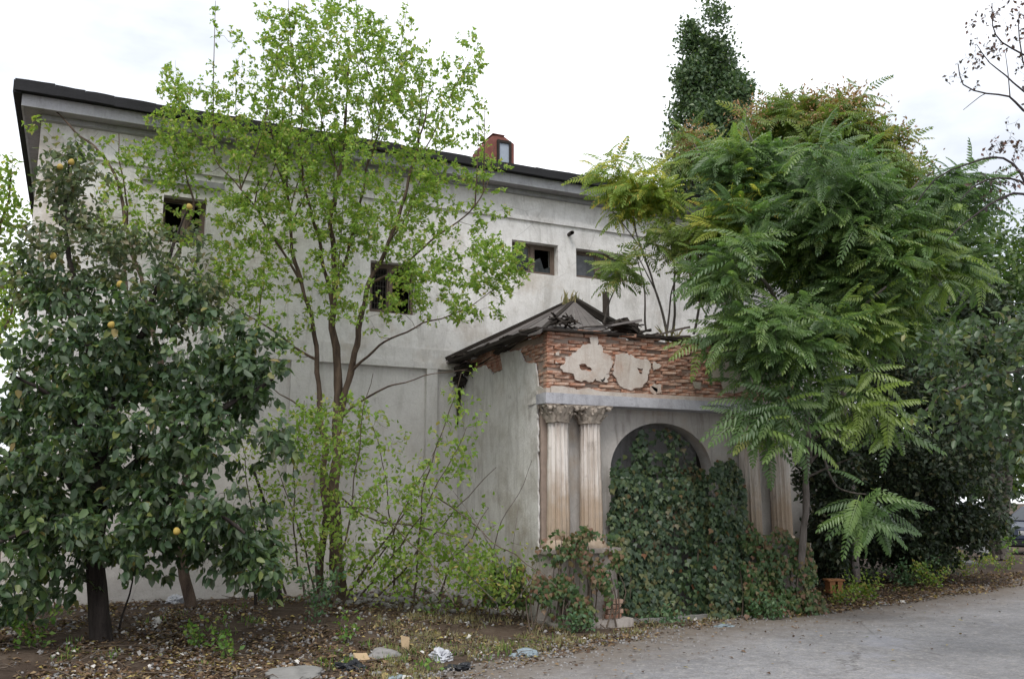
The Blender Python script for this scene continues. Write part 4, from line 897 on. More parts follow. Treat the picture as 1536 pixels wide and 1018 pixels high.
# ---- dead leaning branches by the slender tree
for lab, pts, r in (('long dead branch leaning down to the right from the twin trunks', [(510, 745, 12.3), (560, 780, 12.1), (640, 790, 11.9), (690, 805, 11.8)], .014), ('straight dead pole propped against the twin trunks', [(515, 905, 12.4), (560, 830, 12.2), (620, 755, 12.1)], .020), ('pale stripped branch sloping to the ground in front of the wall', [(655, 745, 12.2), (740, 810, 11.8), (800, 850, 11.2), (835, 880, 11)], .011), ('dead branch arching low over the rubble under the slender tree', [(480, 760, 12.4), (560, 765, 12.), (640, 840, 11.6), (680, 905, 11.2)], .012)):
    tag(tubes('dead_branch', [limb(pts, r, r*.5, wob=.04)], M['twig'], None, 6), lab, 'branch')
# ================================================================== AILANTHUS
def ail(name, label, limbs, specs, nt, frm, size, mat, n_obj=300, barkm='greybark', per=(5, 9), seeds=0, tw=.009, dens=None, droop=.30, tmpl=FRONDS, lmat=None, filt=None, twl=.35):
    t = setup_tree(name, label, 'tree', limbs, M[barkm], trunk_n=1, kk=8)
    tg = clump(ell(specs, nt*3), 1.0, .16)[:nt]
    if filt is not None: tg = tg[filt(tg)]
    sh = grow(limbs, tg, tw, .10, twl, .35); stuff(tubes('branches', sh, M[barkm], t, 5))
    pos = []; dr = []; nr = []; 
    for P, r in sh:
        k = random.randint(*per); e = P[-1]; ax = P[-1]-P[-3 if len(P) > 3 else 0]; ax = ax/(np.linalg.norm(ax)+1e-9)+np.array([0, 0, .25]); a0 = random.uniform(0, 6.28)
        for i in range(k):
            a = a0+2*PI*i/k+random.uniform(-.25, .25); el_ = random.uniform(-.75, .7)
            h = np.array([math.cos(a)*math.cos(el_), math.sin(a)*math.cos(el_), math.sin(el_)])+ax*.25-np.array([0, 0, droop*.15])
            pos.append(e+rng.normal(size=3)*.03); dr.append(h); nr.append(np.array([0, 0, .75])+rng.normal(size=3)*.38-FWD*.6)
    pos, dr, nr = map(np.array, (pos, dr, nr)); keep = ~inside(pos+dr*size*.6, .0); pos, dr, nr = pos[keep], dr[keep], nr[keep]
    Rm = frames(dr, nr); sc = size*rng.uniform(.72, 1.15, len(pos)); n = len(pos); v = rng.random(n)
    rest = np.ones(n, bool)
    if n_obj:
        ix = pick_near(pos+dr*size*.5, n_obj); rest[ix] = False
        leaf_objects(t, [tmesh('frond', f, M[mat], i/6) for i, f in enumerate(tmpl)], pos[ix], Rm[ix], sc[ix], 'frond')
    ri = np.where(rest)[0]; which = rng.integers(0, len(tmpl), len(ri)); parts = []
    for w in range(len(tmpl)):
        ii = ri[which == w]
        if len(ii): parts.append((tmpl[w], ii))
    Vs = []; Fs = []; Sz = []; At = []; o = 0
    for tm, ii in parts:
        tv = np.asarray(tm[0]); P = np.einsum('nij,kj->nki', Rm[ii], tv)*sc[ii][:, None, None]+pos[ii][:, None]; k = len(tv)
        flat = np.concatenate([np.array(f) for f in tm[1]]); Fs.append((flat[None]+(np.arange(len(ii))*k)[:, None]).ravel()+o); Sz.append(np.tile([len(f) for f in tm[1]], len(ii)))
        nl_ = (k-14)//7; dl = np.concatenate([np.zeros((len(ii), 14)), np.repeat(rng.normal(0, .07, (len(ii), nl_)), 7, 1)], 1); vv = np.clip(v[ii][:, None]*.9+dl, .01, .985); At.append(np.clip(vv, 0, 1).ravel()); Vs.append(P.reshape(-1, 3)); o += k*len(ii)
    if Vs: stuff(obj('foliage', mesh_np('foliage', np.vstack(Vs), np.concatenate(Fs), np.concatenate(Sz), M[mat], attr=np.concatenate(At)), t))
    if seeds:
        px_, py_, z_ = shown(tg); order = [i for i in np.argsort(py_+rng.normal(size=len(py_))*110)[:seeds]]
        me_ = None; q = rng.normal(size=(260, 3))*np.array([.10, .10, .09]); me_ = []
        for s_ in range(3):
            q = rng.normal(size=(240, 3))*np.array([.10, .10, .085]); Rq = frames(rdir(240), rdir(240)); tv = np.asarray(LEAFN[0]); P = np.einsum('nij,kj->nki', Rq, tv)*.05+q[:, None]
            fl = np.concatenate([np.array(f) for f in LEAFN[1]]); me_.append(mesh_np('seed_cluster', P.reshape(-1, 3), (fl[None]+(np.arange(240)*4)[:, None]).ravel(), np.full(480, 3), M['seed'], attr=np.repeat(rng.random(240), 4)))
        for i in order:
            o_ = bpy.data.objects.new('seed_cluster', random.choice(me_)); o_.parent = t; o_.location = tg[i]+np.array([0, 0, .08]); o_.scale = [random.uniform(1.0, 1.9)]*3; o_.rotation_euler = (0, 0, random.uniform(0, 6)); stuff(o_); C.objects.link(o_)
    print(name, 'fronds', n); return t
DA = 13.3
la = [limb([(1197, 900, DA+.1), (1204, 800, DA), (1211, 700, DA), (1212, 620, DA), (1216, 540, DA), (1225, 450, DA), (1240, 350, DA), (1250, 250, DA)], .058, .018, wob=.05),
      limb([(1214, 560, DA), (1180, 480, DA-.4), (1140, 420, DA-.8), (1090, 380, DA-1)], .05, .012, wob=.06),
      limb([(1225, 450, DA), (1290, 370, DA-.4), (1350, 300, DA-.6), (1400, 260, DA-.7)], .05, .012, wob=.06),
      limb([(1216, 540, DA), (1250, 500, DA-.8), (1290, 460, DA-1.3), (1330, 430, DA-1.6)], .045, .012, wob=.06),
      limb([(1232, 400, DA), (1190, 320, DA-.5), (1150, 250, DA-.6), (1120, 190, DA-.6)], .04, .012, wob=.06),
      limb([(1212, 620, DA), (1190, 600, DA-.7), (1170, 560, DA-1.2)], .03, .01, wob=.06),
      limb([(1211, 700, DA), (1230, 680, DA-.2), (1250, 720, DA-.5), (1262, 735, DA-.8), (1300, 740, DA-1.2)], .022, .008, wob=.03),
      limb([(1211, 715, DA), (1250, 698, DA-.3), (1290, 680, DA-.7)], .018, .006, wob=.03),
      limb([(1212, 660, DA), (1260, 640, DA-.8), (1300, 590, DA-1.2)], .022, .006, wob=.03)]
sa = [(1190, 300, DA-.8, 130, 110, 1.4, 3), (1105, 420, DA-1.2, 70, 70, .8, 1.5), (1210, 420, DA-1, 150, 90, 1.3, 4), (1320, 330, DA-.6, 110, 90, 1.2, 2.2), (1370, 420, DA-.6, 90, 110, 1.1, 2.), (1150, 500, DA-1.6, 80, 45, .5, 1.0), (1270, 500, DA-1.3, 110, 60, .9, 1.8), (1100, 255, DA-.4, 60, 55, .9, 1), (1400, 310, DA-.4, 70, 60, 1., .8)]
TA = ail('ailanthus_tree', 'large tree of heaven with arching feathery fronds spreading over the right half of the portico', la, sa, 900, None, .47, 'lf_ail', 300, twl=.2)
# lower hanging sprays on the same tree
def spray(t, pts, n, size, mat, seed):
    pos = []; dr = []; nr = []
    for (px, py, d, k) in pts:
        e = atD(px, py, d); a0 = random.uniform(0, 6.28)
        for i in range(k):
            a = a0+2*PI*i/k; h = RGT*math.cos(a)*1.0-FWD*(.25+.3*math.sin(a*2))+UP*(math.sin(a)*.55-.30); pos.append(e+rng.normal(size=3)*.05); dr.append(h); nr.append(UP*.9-FWD*.75+rng.normal(size=3)*.18)
    pos, dr, nr = map(np.array, (pos, dr, nr)); Rm = frames(dr, nr); sc = size*rng.uniform(.8, 1.15, len(pos))
    which = rng.integers(0, 6, len(pos)); Vs = []; Fs = []; Sz = []; At = []; o = 0
    for w in range(6):
        ii = np.where(which == w)[0]
        if not len(ii): continue
        tv = np.asarray(FRONDS[w][0]); P = np.einsum('nij,kj->nki', Rm[ii], tv)*sc[ii][:, None, None]+pos[ii][:, None]; k = len(tv)
        flat = np.concatenate([np.array(f) for f in FRONDS[w][1]]); Fs.append((flat[None]+(np.arange(len(ii))*k)[:, None]).ravel()+o); Sz.append(np.tile([len(f) for f in FRONDS[w][1]], len(ii))); At.append(np.repeat(rng.random(len(ii)), k)); Vs.append(P.reshape(-1, 3)); o += k*len(ii)
    stuff(obj('hanging_sprays', mesh_np('hanging_sprays', np.vstack(Vs), np.concatenate(Fs), np.concatenate(Sz), M[mat], attr=np.concatenate(At)), t))
spray(TA, [(1300, 745, 12., 8), (1325, 760, 12.1, 6), (1165, 620, 11.8, 8), (1180, 560, 11.8, 7), (1130, 575, 12, 6), (1200, 640, 11.7, 8), (1290, 590, 11.9, 8), (1310, 620, 12., 8), (1260, 600, 12., 7), (1085, 490, 11.9, 8), (1060, 510, 12, 6), (1200, 520, 11.8, 7), (1240, 540, 11.9, 7), (1150, 655, 11.9, 6), (1175, 525, 11.8, 6), (1120, 480, 11.9, 6), (1215, 590, 12, 8), (1145, 600, 11.9, 8), (1190, 575, 11.9, 8), (1270, 620, 12.1, 8), (1330, 600, 12, 7), (1310, 775, 12.1, 7), (1150, 540, 11.9, 8), (1210, 500, 11.8, 8), (1250, 470, 11.8, 8), (1180, 470, 11.8, 8), (1100, 520, 11.9, 7), (1175, 600, 11.6, 9), (1140, 640, 11.7, 8), (1300, 560, 12, 9), (1340, 640, 12.1, 8), (1285, 775, 12., 8), (1220, 560, 12, 9), (1120, 620, 11.9, 8)], 0, .58, 'lf_ail', 1)
DB = 15.6
lb = [limb([(1150, 905, DB+1), (1140, 700, DB+1), (1120, 450, DB), (1110, 320, DB), (1120, 220, DB)], .12, .03, wob=.06), limb([(1120, 400, DB), (1180, 280, DB), (1230, 180, DB)], .05, .015, wob=.06), limb([(1118, 330, DB), (1060, 250, DB), (1040, 210, DB)], .04, .012, wob=.06), limb([(1150, 330, DB), (1250, 260, DB), (1330, 250, DB)], .04, .012, wob=.06)]
lb[0] = limb([(1285, 872, DB+1), (1275, 700, DB+1), (1240, 450, DB), (1180, 320, DB), (1140, 220, DB)], .075, .03, wob=.06)
def hi(tg): return ~((tg[:, 1] > YW-.9) & (tg[:, 2] < 7.7))
ail('ailanthus_tree', 'taller tree of heaven behind, its top hung with russet seed clusters below the poplar', lb, [(1075, 235, DB, 80, 60, 1.3, 2.2), (1195, 190, DB, 50, 45, 1.2, 1.2), (1250, 168, DB, 50, 45, 1.1, 1.2), (1230, 240, DB, 110, 70, 1.4, 2.5), (1330, 270, DB, 80, 60, 1.3, 1.5), (1150, 270, DB, 100, 50, 1.3, 1.5)], 480, None, .52, 'lf_ail_lt', 200, seeds=34, tmpl=FRONDS_LO, filt=hi)
# yellowing saplings rooted on the portico roof
DC = 13.7
lc = [limb([(1000, 500, DC), (985, 440, DC), (960, 370, DC), (940, 300, DC)], .022, .008, wob=.04), limb([(1010, 500, DC), (1012, 420, DC), (1010, 340, DC), (1020, 300, DC)], .022, .008, wob=.04), limb([(1040, 500, DC), (1060, 420, DC), (1090, 330, DC), (1100, 290, DC)], .022, .008, wob=.04), limb([(985, 440, DC), (965, 400, DC-.1), (950, 370, DC-.2)], .012, .006), limb([(960, 370, DC), (930, 330, DC), (905, 300, DC)], .012, .005)]
def offwall(tg): return ~((tg[:, 1] > YW-.25) & (tg[:, 2] < 7.8))
ail('roof_sapling', 'thin saplings with yellowing leaves growing above the portico roof against the eaves', lc, [(925, 262, DC-.2, 45, 38, .5, 1.0), (1000, 280, DC-.3, 80, 38, .5, 2.), (1085, 300, DC-1.3, 60, 50, .5, 2.2), (960, 310, DC-.2, 60, 25, .4, .6)], 95, None, .44, 'lf_ail_yel', 0, per=(4, 7), filt=offwall)
lc2 = [limb([(905, 488, DC-.2), (915, 450, DC-.2), (930, 420, DC-.2)], .02, .006), limb([(970, 495, DC), (965, 430, DC), (950, 370, DC)], .018, .006, wob=.03), limb([(1000, 498, DC), (1010, 430, DC), (1040, 380, DC)], .018, .006, wob=.03)]
ail('roof_sapling', 'low green sapling on the portico roof in front of the small right window', lc2, [(955, 410, DC-.4, 50, 35, .4, 1.4), (1020, 370, DC-.4, 60, 50, .5, 1.6), (1000, 430, DC-.3, 60, 30, .4, .9)], 44, None, .46, 'lf_ail_lt', 0, per=(4, 7), filt=offwall)
M['lf_weed2'] = leafmat('mid_green_leaf', [(0, (.045, .085, .03)), (.6, (.08, .135, .04)), (1, (.15, .19, .06))], .35)
# ================================================================== POPLAR
DP = 40.
lp = [limb([(1062, 790, DP), (1062, 500, DP), (1064, 200, DP), (1064, 60, DP)], .35, .05, step=.5)]
for k in range(19):
    y = 760-26*k; s = (-1)**k; lp.append(limb([(1063, y, DP), (1063+s*35, y-70, DP+random.uniform(-1.2, 1.2)), (1063+s*30, y-130, DP+random.uniform(-1.2, 1.2))], .08, .02, step=.5))
TP = setup_tree('poplar_tree', 'tall columnar dark green poplar far behind the building', 'tree', lp, M['darkbark'], trunk_n=1, kk=6)
tg = ell([(1063, 70, DP, 38, 65, 1.2, 1.8), (1036, 100, DP, 24, 70, .9, 1.4), (1066, 160, DP, 68, 75, 1.8, 4.4), (1085, 120, DP, 36, 75, 1.2, 1.4), (1066, 240, DP, 76, 90, 2, 4), (1070, 350, DP, 70, 120, 2, 3), (1108, 150, DP, 20, 60, .8, .7), (1072, 25, DP, 22, 25, .6, .3), (1035, 45, DP, 9, 22, .5, .2)], 3400); tg = clump(tg, .75, .05)[:1400]
sh = grow(lp, tg, .02, .08, -.1, .6); stuff(tubes('twigs', sh, M['darktwig'], TP, 3))
p, d = leaves_on(sh, 22, .22, .1); leaf_fill(TP, p, d, LEAF4, .21, 'lf_poplar', -.1, .5)
# ================================================================== RIGHT SIDE: dark shrubs, trees beyond
def bush(name, lab, base, specs, nt, per, size, mat, tmpl=LEAF4, n_obj=0, cat='shrub', bark_='darkbark', spread=.08, r0=.05, wob=.05, filt=None):
    cx_, cy_, d_ = base; L1 = []
    for k in range(4):
        s = specs[k % len(specs)]; L1.append(limb([(cx_+random.uniform(-12, 12), cy_, d_), ((cx_+s[0])/2, (cy_+s[1])/2, (d_+s[2])/2), (s[0], s[1], s[2])], r0, r0*.25, wob=wob))
    t = setup_tree(name, lab, cat, L1, M[bark_], trunk_n=1 if cat == 'tree' else 0, kk=6); tg = ell(specs, nt*2); tg = clump(tg, 1.1, .0)[:nt]
    if filt: tg = tg[filt(tg)]
    s = grow(L1, tg, .007, .15, .2, .2); stuff(tubes('twigs', s, M['darktwig'], t, 3)); p, dd = leaves_on(s, per, spread, .15)
    leaf_fill(t, p, dd, tmpl, size, mat, .25, .7, n_obj=n_obj); return t
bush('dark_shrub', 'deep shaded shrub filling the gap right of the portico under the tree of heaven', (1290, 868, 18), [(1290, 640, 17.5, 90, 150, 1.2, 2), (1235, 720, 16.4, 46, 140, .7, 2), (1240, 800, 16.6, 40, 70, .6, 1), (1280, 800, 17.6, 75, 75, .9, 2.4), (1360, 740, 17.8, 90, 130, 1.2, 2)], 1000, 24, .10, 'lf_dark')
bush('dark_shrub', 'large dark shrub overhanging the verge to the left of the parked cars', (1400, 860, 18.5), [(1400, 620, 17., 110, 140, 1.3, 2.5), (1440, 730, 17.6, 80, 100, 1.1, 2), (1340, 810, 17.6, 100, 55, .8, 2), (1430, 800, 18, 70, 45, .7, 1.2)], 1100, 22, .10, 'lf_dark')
bush('background_tree', 'dense dark tree closing the view behind the shaded shrubs', (1360, 840, 21), [(1330, 560, 21, 150, 150, 2, 2.4), (1300, 740, 20, 120, 120, 1.6, 1.6), (1440, 560, 21, 100, 160, 2, 2)], 900, 24, .17, 'lf_dark', cat='tree', r0=.12, spread=.16)
bush('background_tree', 'fresh green tree beyond the shrubs with sky showing through at the right edge', (1500, 840, 22), [(1470, 460, 22, 95, 100, 2, 2), (1540, 420, 22, 90, 140, 2, 2), (1440, 360, 22, 60, 80, 1.5, .8), (1500, 590, 22, 110, 100, 2, 2), (1520, 690, 23, 80, 40, 1.5, .8)], 700, 20, .15, 'lf_weed2', cat='tree', r0=.12, spread=.16, bark_='greybark')
bush('roadside_shrub', 'bright green low shrub beside the dark blue car', (1500, 832, 21), [(1490, 795, 21, 32, 32, .6, 1)], 90, 26, .09, 'lf_weed')
# broad-leaved roadside tree, trunk outside the frame on the right
DR = 8.2
lr = [limb([(1800, 1000, DR), (1790, 700, DR), (1770, 450, DR), (1740, 250, DR), (1700, 60, DR)], .16, .05, wob=.05),
      limb([(1785, 650, DR), (1680, 600, DR+.2), (1590, 560, DR+.3), (1500, 560, DR+.5), (1420, 590, DR+.7), (1380, 620, DR+.8)], .06, .008, wob=.04),
      limb([(1770, 450, DR), (1680, 440, DR+.2), (1600, 470, DR+.5), (1500, 500, DR+.8), (1430, 510, DR+1)], .05, .008, wob=.04),
      limb([(1785, 680, DR), (1680, 660, DR+.2), (1580, 640, DR+.5), (1520, 660, DR+.8), (1480, 640, DR+1)], .04, .006, wob=.04)]
TR = setup_tree('roadside_tree', 'branch of a broad-leaved grey-green tree reaching in from the right edge', 'tree', lr, M['greybark'], trunk_n=1)
tg = ell([(1500, 510, DR+.6, 90, 50, .6, 1.8), (1450, 610, DR+.7, 80, 60, .5, 1.8), (1530, 640, DR+.5, 50, 70, .6, 1.2), (1400, 530, DR+.9, 50, 35, .4, .7), (1600, 560, DR+.3, 70, 120, .6, 1.), (1510, 580, DR+.6, 60, 60, .5, 1.)], 250)
sh = grow(lr, tg, .0045, .12, .15, .1); stuff(tubes('twigs', sh, M['greybark'], TR, 4)); p, d = leaves_on(sh, 9, .05, .3); leaf_fill(TR, p, d, LEAF, .085, 'lf_mul', .45, .8, n_obj=300)
# nearly bare tree top right
DT = 9.5
lt = [limb([(1640, 1010, DT), (1630, 700, DT), (1600, 450, DT), (1560, 330, DT), (1560, 230, DT), (1600, 120, DT), (1640, 0, DT)], .14, .04, wob=.04),
      limb([(1575, 380, DT), (1545, 290, DT), (1520, 245, DT), (1490, 237, DT), (1450, 245, DT+.1), (1405, 270, DT+.2), (1375, 305, DT+.3)], .022, .006, wob=.03),
      limb([(1590, 200, DT), (1536, 165, DT), (1515, 145, DT), (1480, 140, DT), (1445, 125, DT), (1437, 95, DT)], .018, .005, wob=.02),
      limb([(1600, 180, DT), (1536, 137, DT), (1510, 115, DT), (1485, 95, DT), (1466, 68, DT)], .016, .004, wob=.02),
      limb([(1620, 130, DT), (1540, 85, DT), (1505, 65, DT), (1490, 40, DT), (1486, 5, DT)], .016, .005, wob=.02),
      limb([(1610, 150, DT), (1545, 110, DT), (1530, 60, DT), (1528, 20, DT)], .014, .005, wob=.02),
      limb([(1560, 300, DT), (1530, 270, DT), (1480, 270, DT), (1450, 290, DT), (1440, 300, DT)], .016, .004, wob=.03),
      limb([(1560, 330, DT), (1536, 290, DT), (1500, 300, DT), (1450, 330, DT), (1420, 360, DT)], .02, .005, wob=.03),
      limb([(1480, 140, DT), (1470, 145, DT), (1445, 165, DT)], .007, .003), limb([(1515, 145, DT), (1512, 110, DT), (1508, 80, DT)], .007, .003)]
TT = setup_tree('bare_tree', 'nearly bare purplish branches of a tree leaning in at the top right corner', 'tree', lt, M['darktwig'], trunk_n=1)
TGT = ell([(1500, 25, DT, 45, 35, .5, 1.2), (1525, 80, DT, 25, 60, .4, 1.0), (1470, 75, DT, 30, 20, .3, .5), (1515, 215, DT, 35, 35, .4, 1.0), (1510, 280, DT, 60, 40, .5, 1.2), (1450, 110, DT, 25, 30, .3, .3), (1600, 100, DT, 60, 120, .6, 1.5)], 200)
sh = grow(lt, TGT, .0035, .18, .0, .0); stuff(tubes('twigs', sh, M['darktwig'], TT, 4)); p, d = leaves_on(sh, 3, .03, .5)
M['lf_purple'] = leafmat('withered_purplish_leaf', [(0, (.05, .04, .045)), (.6, (.09, .07, .07)), (1, (.16, .07, .05))], .2); leaf_fill(TT, p, d, LEAF4, .055, 'lf_purple', .5, .3)
# far tree line and pale house beyond the cars
for i, (px, d_, lab) in enumerate(((1490, 62, 'hazy tree at the end of the road behind the parked cars'),)):
    bush('distant_tree', lab, (px, 782, d_), [(px, 690, d_, 70, 60, 3, 1)], 160, 26, .45, 'lf_poplar', cat='tree', r0=.2, spread=.4)
# ================================================================== IVY AND CREEPERS
def creeper(name, lab, polys, n, mat, size, Yfun, n_obj=300, dens=None, stems=14):
    t = thing(name, lab, 'climbing plant'); P = []
    xs_ = [q[0] for pl_ in polys for q in pl_]; ys_ = [q[1] for pl_ in polys for q in pl_]
    def inp(x, y, pl_):
        c = False; j = len(pl_)-1
        for i in range(len(pl_)):
            if (pl_[i][1] > y) != (pl_[j][1] > y) and x < (pl_[j][0]-pl_[i][0])*(y-pl_[i][1])/(pl_[j][1]-pl_[i][1])+pl_[i][0]: c = not c
            j = i
        return c
    while len(P) < n:
        x, y = random.uniform(min(xs_), max(xs_)), random.uniform(min(ys_), max(ys_)); ww = 10*noise.noise(Vector((x*.05, y*.05, 0)))
        if any(inp(x+ww, y+ww, pl_) for pl_ in polys):
            dn = noise.noise(Vector((x*.035, y*.03, 7)))
            if dens and random.random() > dens(x, y, dn): continue
            Y = Yfun(x, y); q = onY(x, y, Y)
            if q[2] > .0: P.append(q)
            elif random.random() < .05: P.append(q*np.array([1, 1, 0])+[0, 0, random.uniform(0, .1)])
    P = np.array(P); n = len(P); d = rdir(n)*.45; d[:, 2] -= .8; nr = rdir(n)*.45; nr[:, 1] -= .8; nr[:, 2] += .35
    Rm = frames(d, nr); sc = size*rng.uniform(.65, 1.25, n); v = rng.random(n); rest = np.ones(n, bool)
    if n_obj:
        ix = np.argsort(P[:, 1]+rng.random(n)*.3)[:n_obj]; rest[ix] = False
        leaf_objects(t, [tmesh('leaf', IVY, M[mat], k/5) for k in range(6)], P[ix], Rm[ix], sc[ix])
    stuff(bake('foliage', IVY[0], IVY[1], P[rest], Rm[rest], sc[rest], v[rest], M[mat], t))
    st = []
    for k in range(stems):
        a = P[random.randrange(n)].copy(); b = a.copy(); a[2] = 0.02; 
        st.append((spline([a+[0, .05, 0], (a+b)/2+rng.normal(size=3)*[.1, .03, .1]+[0, .05, 0], b+[0, .06, 0]], .12), None))
    stuff(tubes('stems', [(q, np.linspace(.012, .004, len(q))) for q, _ in st], M['twig'], t, 5)); return t
def yi(x, y):
    und = .10*noise.noise(Vector((x*.02, y*.02, 3)))+.05*noise.noise(Vector((x*.06, y*.05, 9)))
    base = YA+.12 if (925 < x < 1048 and y < 715) else YA-.08
    if x > 1066: base = PYF-.02-.10*max(0, min(1, (y-700)/200))
    base -= .10*max(0, min(1, (y-780)/140)); return base+und-random.uniform(0, .14)
def di(x, y, dn):
    v = 1.
    if y < 700 and x < 1060: v = .12 if dn < .08 else .6
    if dn < -.30: v = min(v, .35)
    if 1010 < x < 1040 and 820 < y < 925: v = .25
    if 900 < x < 940 and y > 860: v = .45
    if x < 935 and y < 690: v *= .3
    return v
creeper('ivy', 'dark green ivy curtain filling the arched doorway of the portico', [[(915, 925), (912, 760), (918, 700), (945, 672), (962, 640), (1000, 640), (1030, 660), (1050, 700), (1062, 712), (1080, 690), (1105, 692), (1118, 720), (1122, 790), (1130, 925)]], 9500, 'lf_ivy', .074, yi, 300, di, 26)
def yr(x, y): return PYF-.10-.22*max(0, min(1, (y-760)/150))+.12*noise.noise(Vector((x*.03, y*.03, 5)))-random.uniform(0, .22)
creeper('creeper', 'green and russet creeper smothering the right pair of columns at their base', [[(1120, 925), (1112, 800), (1122, 775), (1140, 800), (1165, 790), (1180, 795), (1200, 810), (1215, 815), (1228, 870), (1245, 925)]], 2900, 'lf_ivy2', .066, yr, 0, lambda x, y, dn: .95 if dn > -.15 or y > 880 else .15, 26)
def yl(x, y): return PYF-.16-.18*max(0, min(1, (y-800)/100))+.10*noise.noise(Vector((x*.03, y*.03, 5)))-random.uniform(0, .18)
creeper('creeper', 'reddish turning creeper over the pedestal of the left pair of columns', [[(796, 905), (800, 830), (815, 806), (850, 795), (880, 786), (905, 800), (930, 800), (945, 830), (930, 880), (915, 900), (900, 938), (850, 935), (815, 915)]], 1500, 'lf_ivy2', .06, yl, 0, lambda x, y, dn: .9 if dn > .0 else .1, 40)
creeper('creeper', 'small yellow and green plant climbing the foot of the portico side wall', [[(720, 905), (735, 860), (770, 840), (790, 850), (795, 910)]], 330, 'lf_ivy2', .075, lambda x, y: PYF+.35-random.uniform(0, .3), 0, None, 8)
# ================================================================== GROUND COVER, LITTER
def gzv(P): return np.array([gh(x, y) if (-10 <= x <= 26 and 0 <= y <= 17) else 0 for x, y in P])
def ground_pts(n, reg, maxroad=.25, keepf=None):
    out = []
    while sum(len(o) for o in out) < n:
        x = rng.uniform(reg[0], reg[1], n*2); y = rng.uniform(reg[2], reg[3], n*2); r = np.array([ray(a, b) for a, b in zip(x, y)]); r = r[r[:, 2] < -5]; P = ORG+r*((-EYE+.1)/r[:, 2])[:, None]
        rd = inroad(P); k = (rd < maxroad) & (P[:, 1] < YW-.05) & ~((P[:, 0] > PX0) & (P[:, 0] < PX1) & (P[:, 1] > PYF)) & (P[:, 0] < 30)
        P = P[k]
        if keepf is not None: P = P[keepf(P)]
        out.append(P)
    P = np.vstack(out)[:n]; P[:, 2] = gzv(P[:, :2]); return P
def patchy(P): return np.array([noise.noise(Vector((a*1.3, b*1.3, 4)))+.6*noise.noise(Vector((a*4, b*4, 2)))+.25 > random.random()*.7-.1 for a, b, _ in P])
P = ground_pts(24000, (-60, 1580, 845, 1040), .5, patchy); n = len(P); d = rdir(n); d[:, 2] *= .25; nr = rdir(n)*.45; nr[:, 2] += 1
P[:, 2] += rng.uniform(.004, .03, n); stuff(bake('leaf_litter', LEAF4[0], LEAF4[1], P, frames(d, nr), rng.uniform(.03, .075, n), rng.random(n), M['litter']))
P = ground_pts(420, (600, 1560, 880, 1040), 3.2, lambda P: (inroad(P) > .1) & (rng.random(len(P)) < np.exp(-inroad(P)*1.1))); n = len(P); d = rdir(n); d[:, 2] *= .15; nr = rdir(n)*.3; nr[:, 2] += 1
P[:, 2] = np.maximum(P[:, 2], 0)+.045; stuff(bake('leaves_on_road', LEAF4[0], LEAF4[1], P, frames(d, nr), rng.uniform(.03, .07, n), rng.random(n), M['litter']))
P = ground_pts(1500, (500, 1560, 860, 1040), 2.6, lambda P: (inroad(P) > .0) & (rng.random(len(P)) < np.exp(-inroad(P)*1.4))); n = len(P); P[:, 2] = np.maximum(P[:, 2], 0)+.03
GR = P
def sticks(nm, nn, reg, keepf=None):
    Q = ground_pts(nn, reg, .2, keepf); L_ = []
    for q in Q: a_ = random.uniform(0, 6.28); l_ = random.uniform(.06, .4); e = q+np.array([math.cos(a_)*l_, math.sin(a_)*l_, random.uniform(0, .06)]); L_.append((np.array([q+[0, 0, .02], (q+e)/2+rng.normal(size=3)*.02+[0, 0, .03], e+[0, 0, .02]]), np.array([.006, .005, .002])*random.uniform(.5, 1.4)))
    stuff(tubes(nm, L_, M['twig'], None, 4))
P = ground_pts(5000, (1180, 1580, 850, 925), .55); n = len(P); d = rdir(n); d[:, 2] *= .25; nr = rdir(n)*.45; nr[:, 2] += 1
P[:, 2] += rng.uniform(.004, .05, n); stuff(bake('verge_litter', LEAF4[0], LEAF4[1], P, frames(d, nr), rng.uniform(.04, .09, n), rng.random(n), M['litter']))
sticks('fallen_twigs', 600, (-40, 1560, 855, 1030))
BL = ([(-.06, 0, 0), (.06, 0, 0), (.03, .6, .05), (0, 1, .22)], [(0, 1, 2), (0, 2, 3)])
def tufts(name, P, per, h, mat, spread=.05):
    n = len(P); Q = np.repeat(P, per, 0)+rng.normal(size=(n*per, 3))*[spread, spread, 0]; d = rdir(n*per)*.45; d[:, 2] = np.abs(d[:, 2])+.75; stuff(bake(name, BL[0], BL[1], Q, frames(d, rdir(n*per)), h*rng.uniform(.5, 1.3, n*per), rng.random(n*per), M[mat]))
def grassy(P): return np.array([noise.noise(Vector((a*.9, b*.9, 14))) > .05+.3*random.random() for a, b, _ in P])
tufts('dry_grass', ground_pts(420, (560, 1100, 915, 1010), .2, patchy), 12, .07, 'drygrass'); tufts('green_grass', ground_pts(90, (60, 1500, 870, 1010), .1, grassy), 10, .08, 'lf_weed')
def mini(r, seed, fl=.6):
    bm = bmesh.new(); bmesh.ops.create_icosphere(bm, subdivisions=1, radius=r); 
    for v in bm.verts: v.co += noise.noise_vector(v.co/r*1.3+Vector((seed, 0, 0)))*r*.5; v.co.z *= fl
    return bm
STV = []; bm = mini(1, 3.3); stv = [tuple(v.co) for v in bm.verts]; stf = [tuple(v.index for v in f.verts) for f in bm.faces]; bm.free()
P = ground_pts(3000, (-40, 1560, 860, 1040), .5, patchy); n = len(P); stuff(bake('rubble', stv, stf, P+[0, 0, .005], frames(rdir(n), rdir(n)), rng.uniform(.006, .035, n)**1., rng.random(n), M['stone']))
P = ground_pts(260, (500, 860, 872, 925), -.2, None); n = len(P); stuff(bake('rubble_heap', stv, stf, P+[0, 0, .02], frames(rdir(n), rdir(n)), rng.uniform(.02, .075, n), rng.random(n), M['stone']))
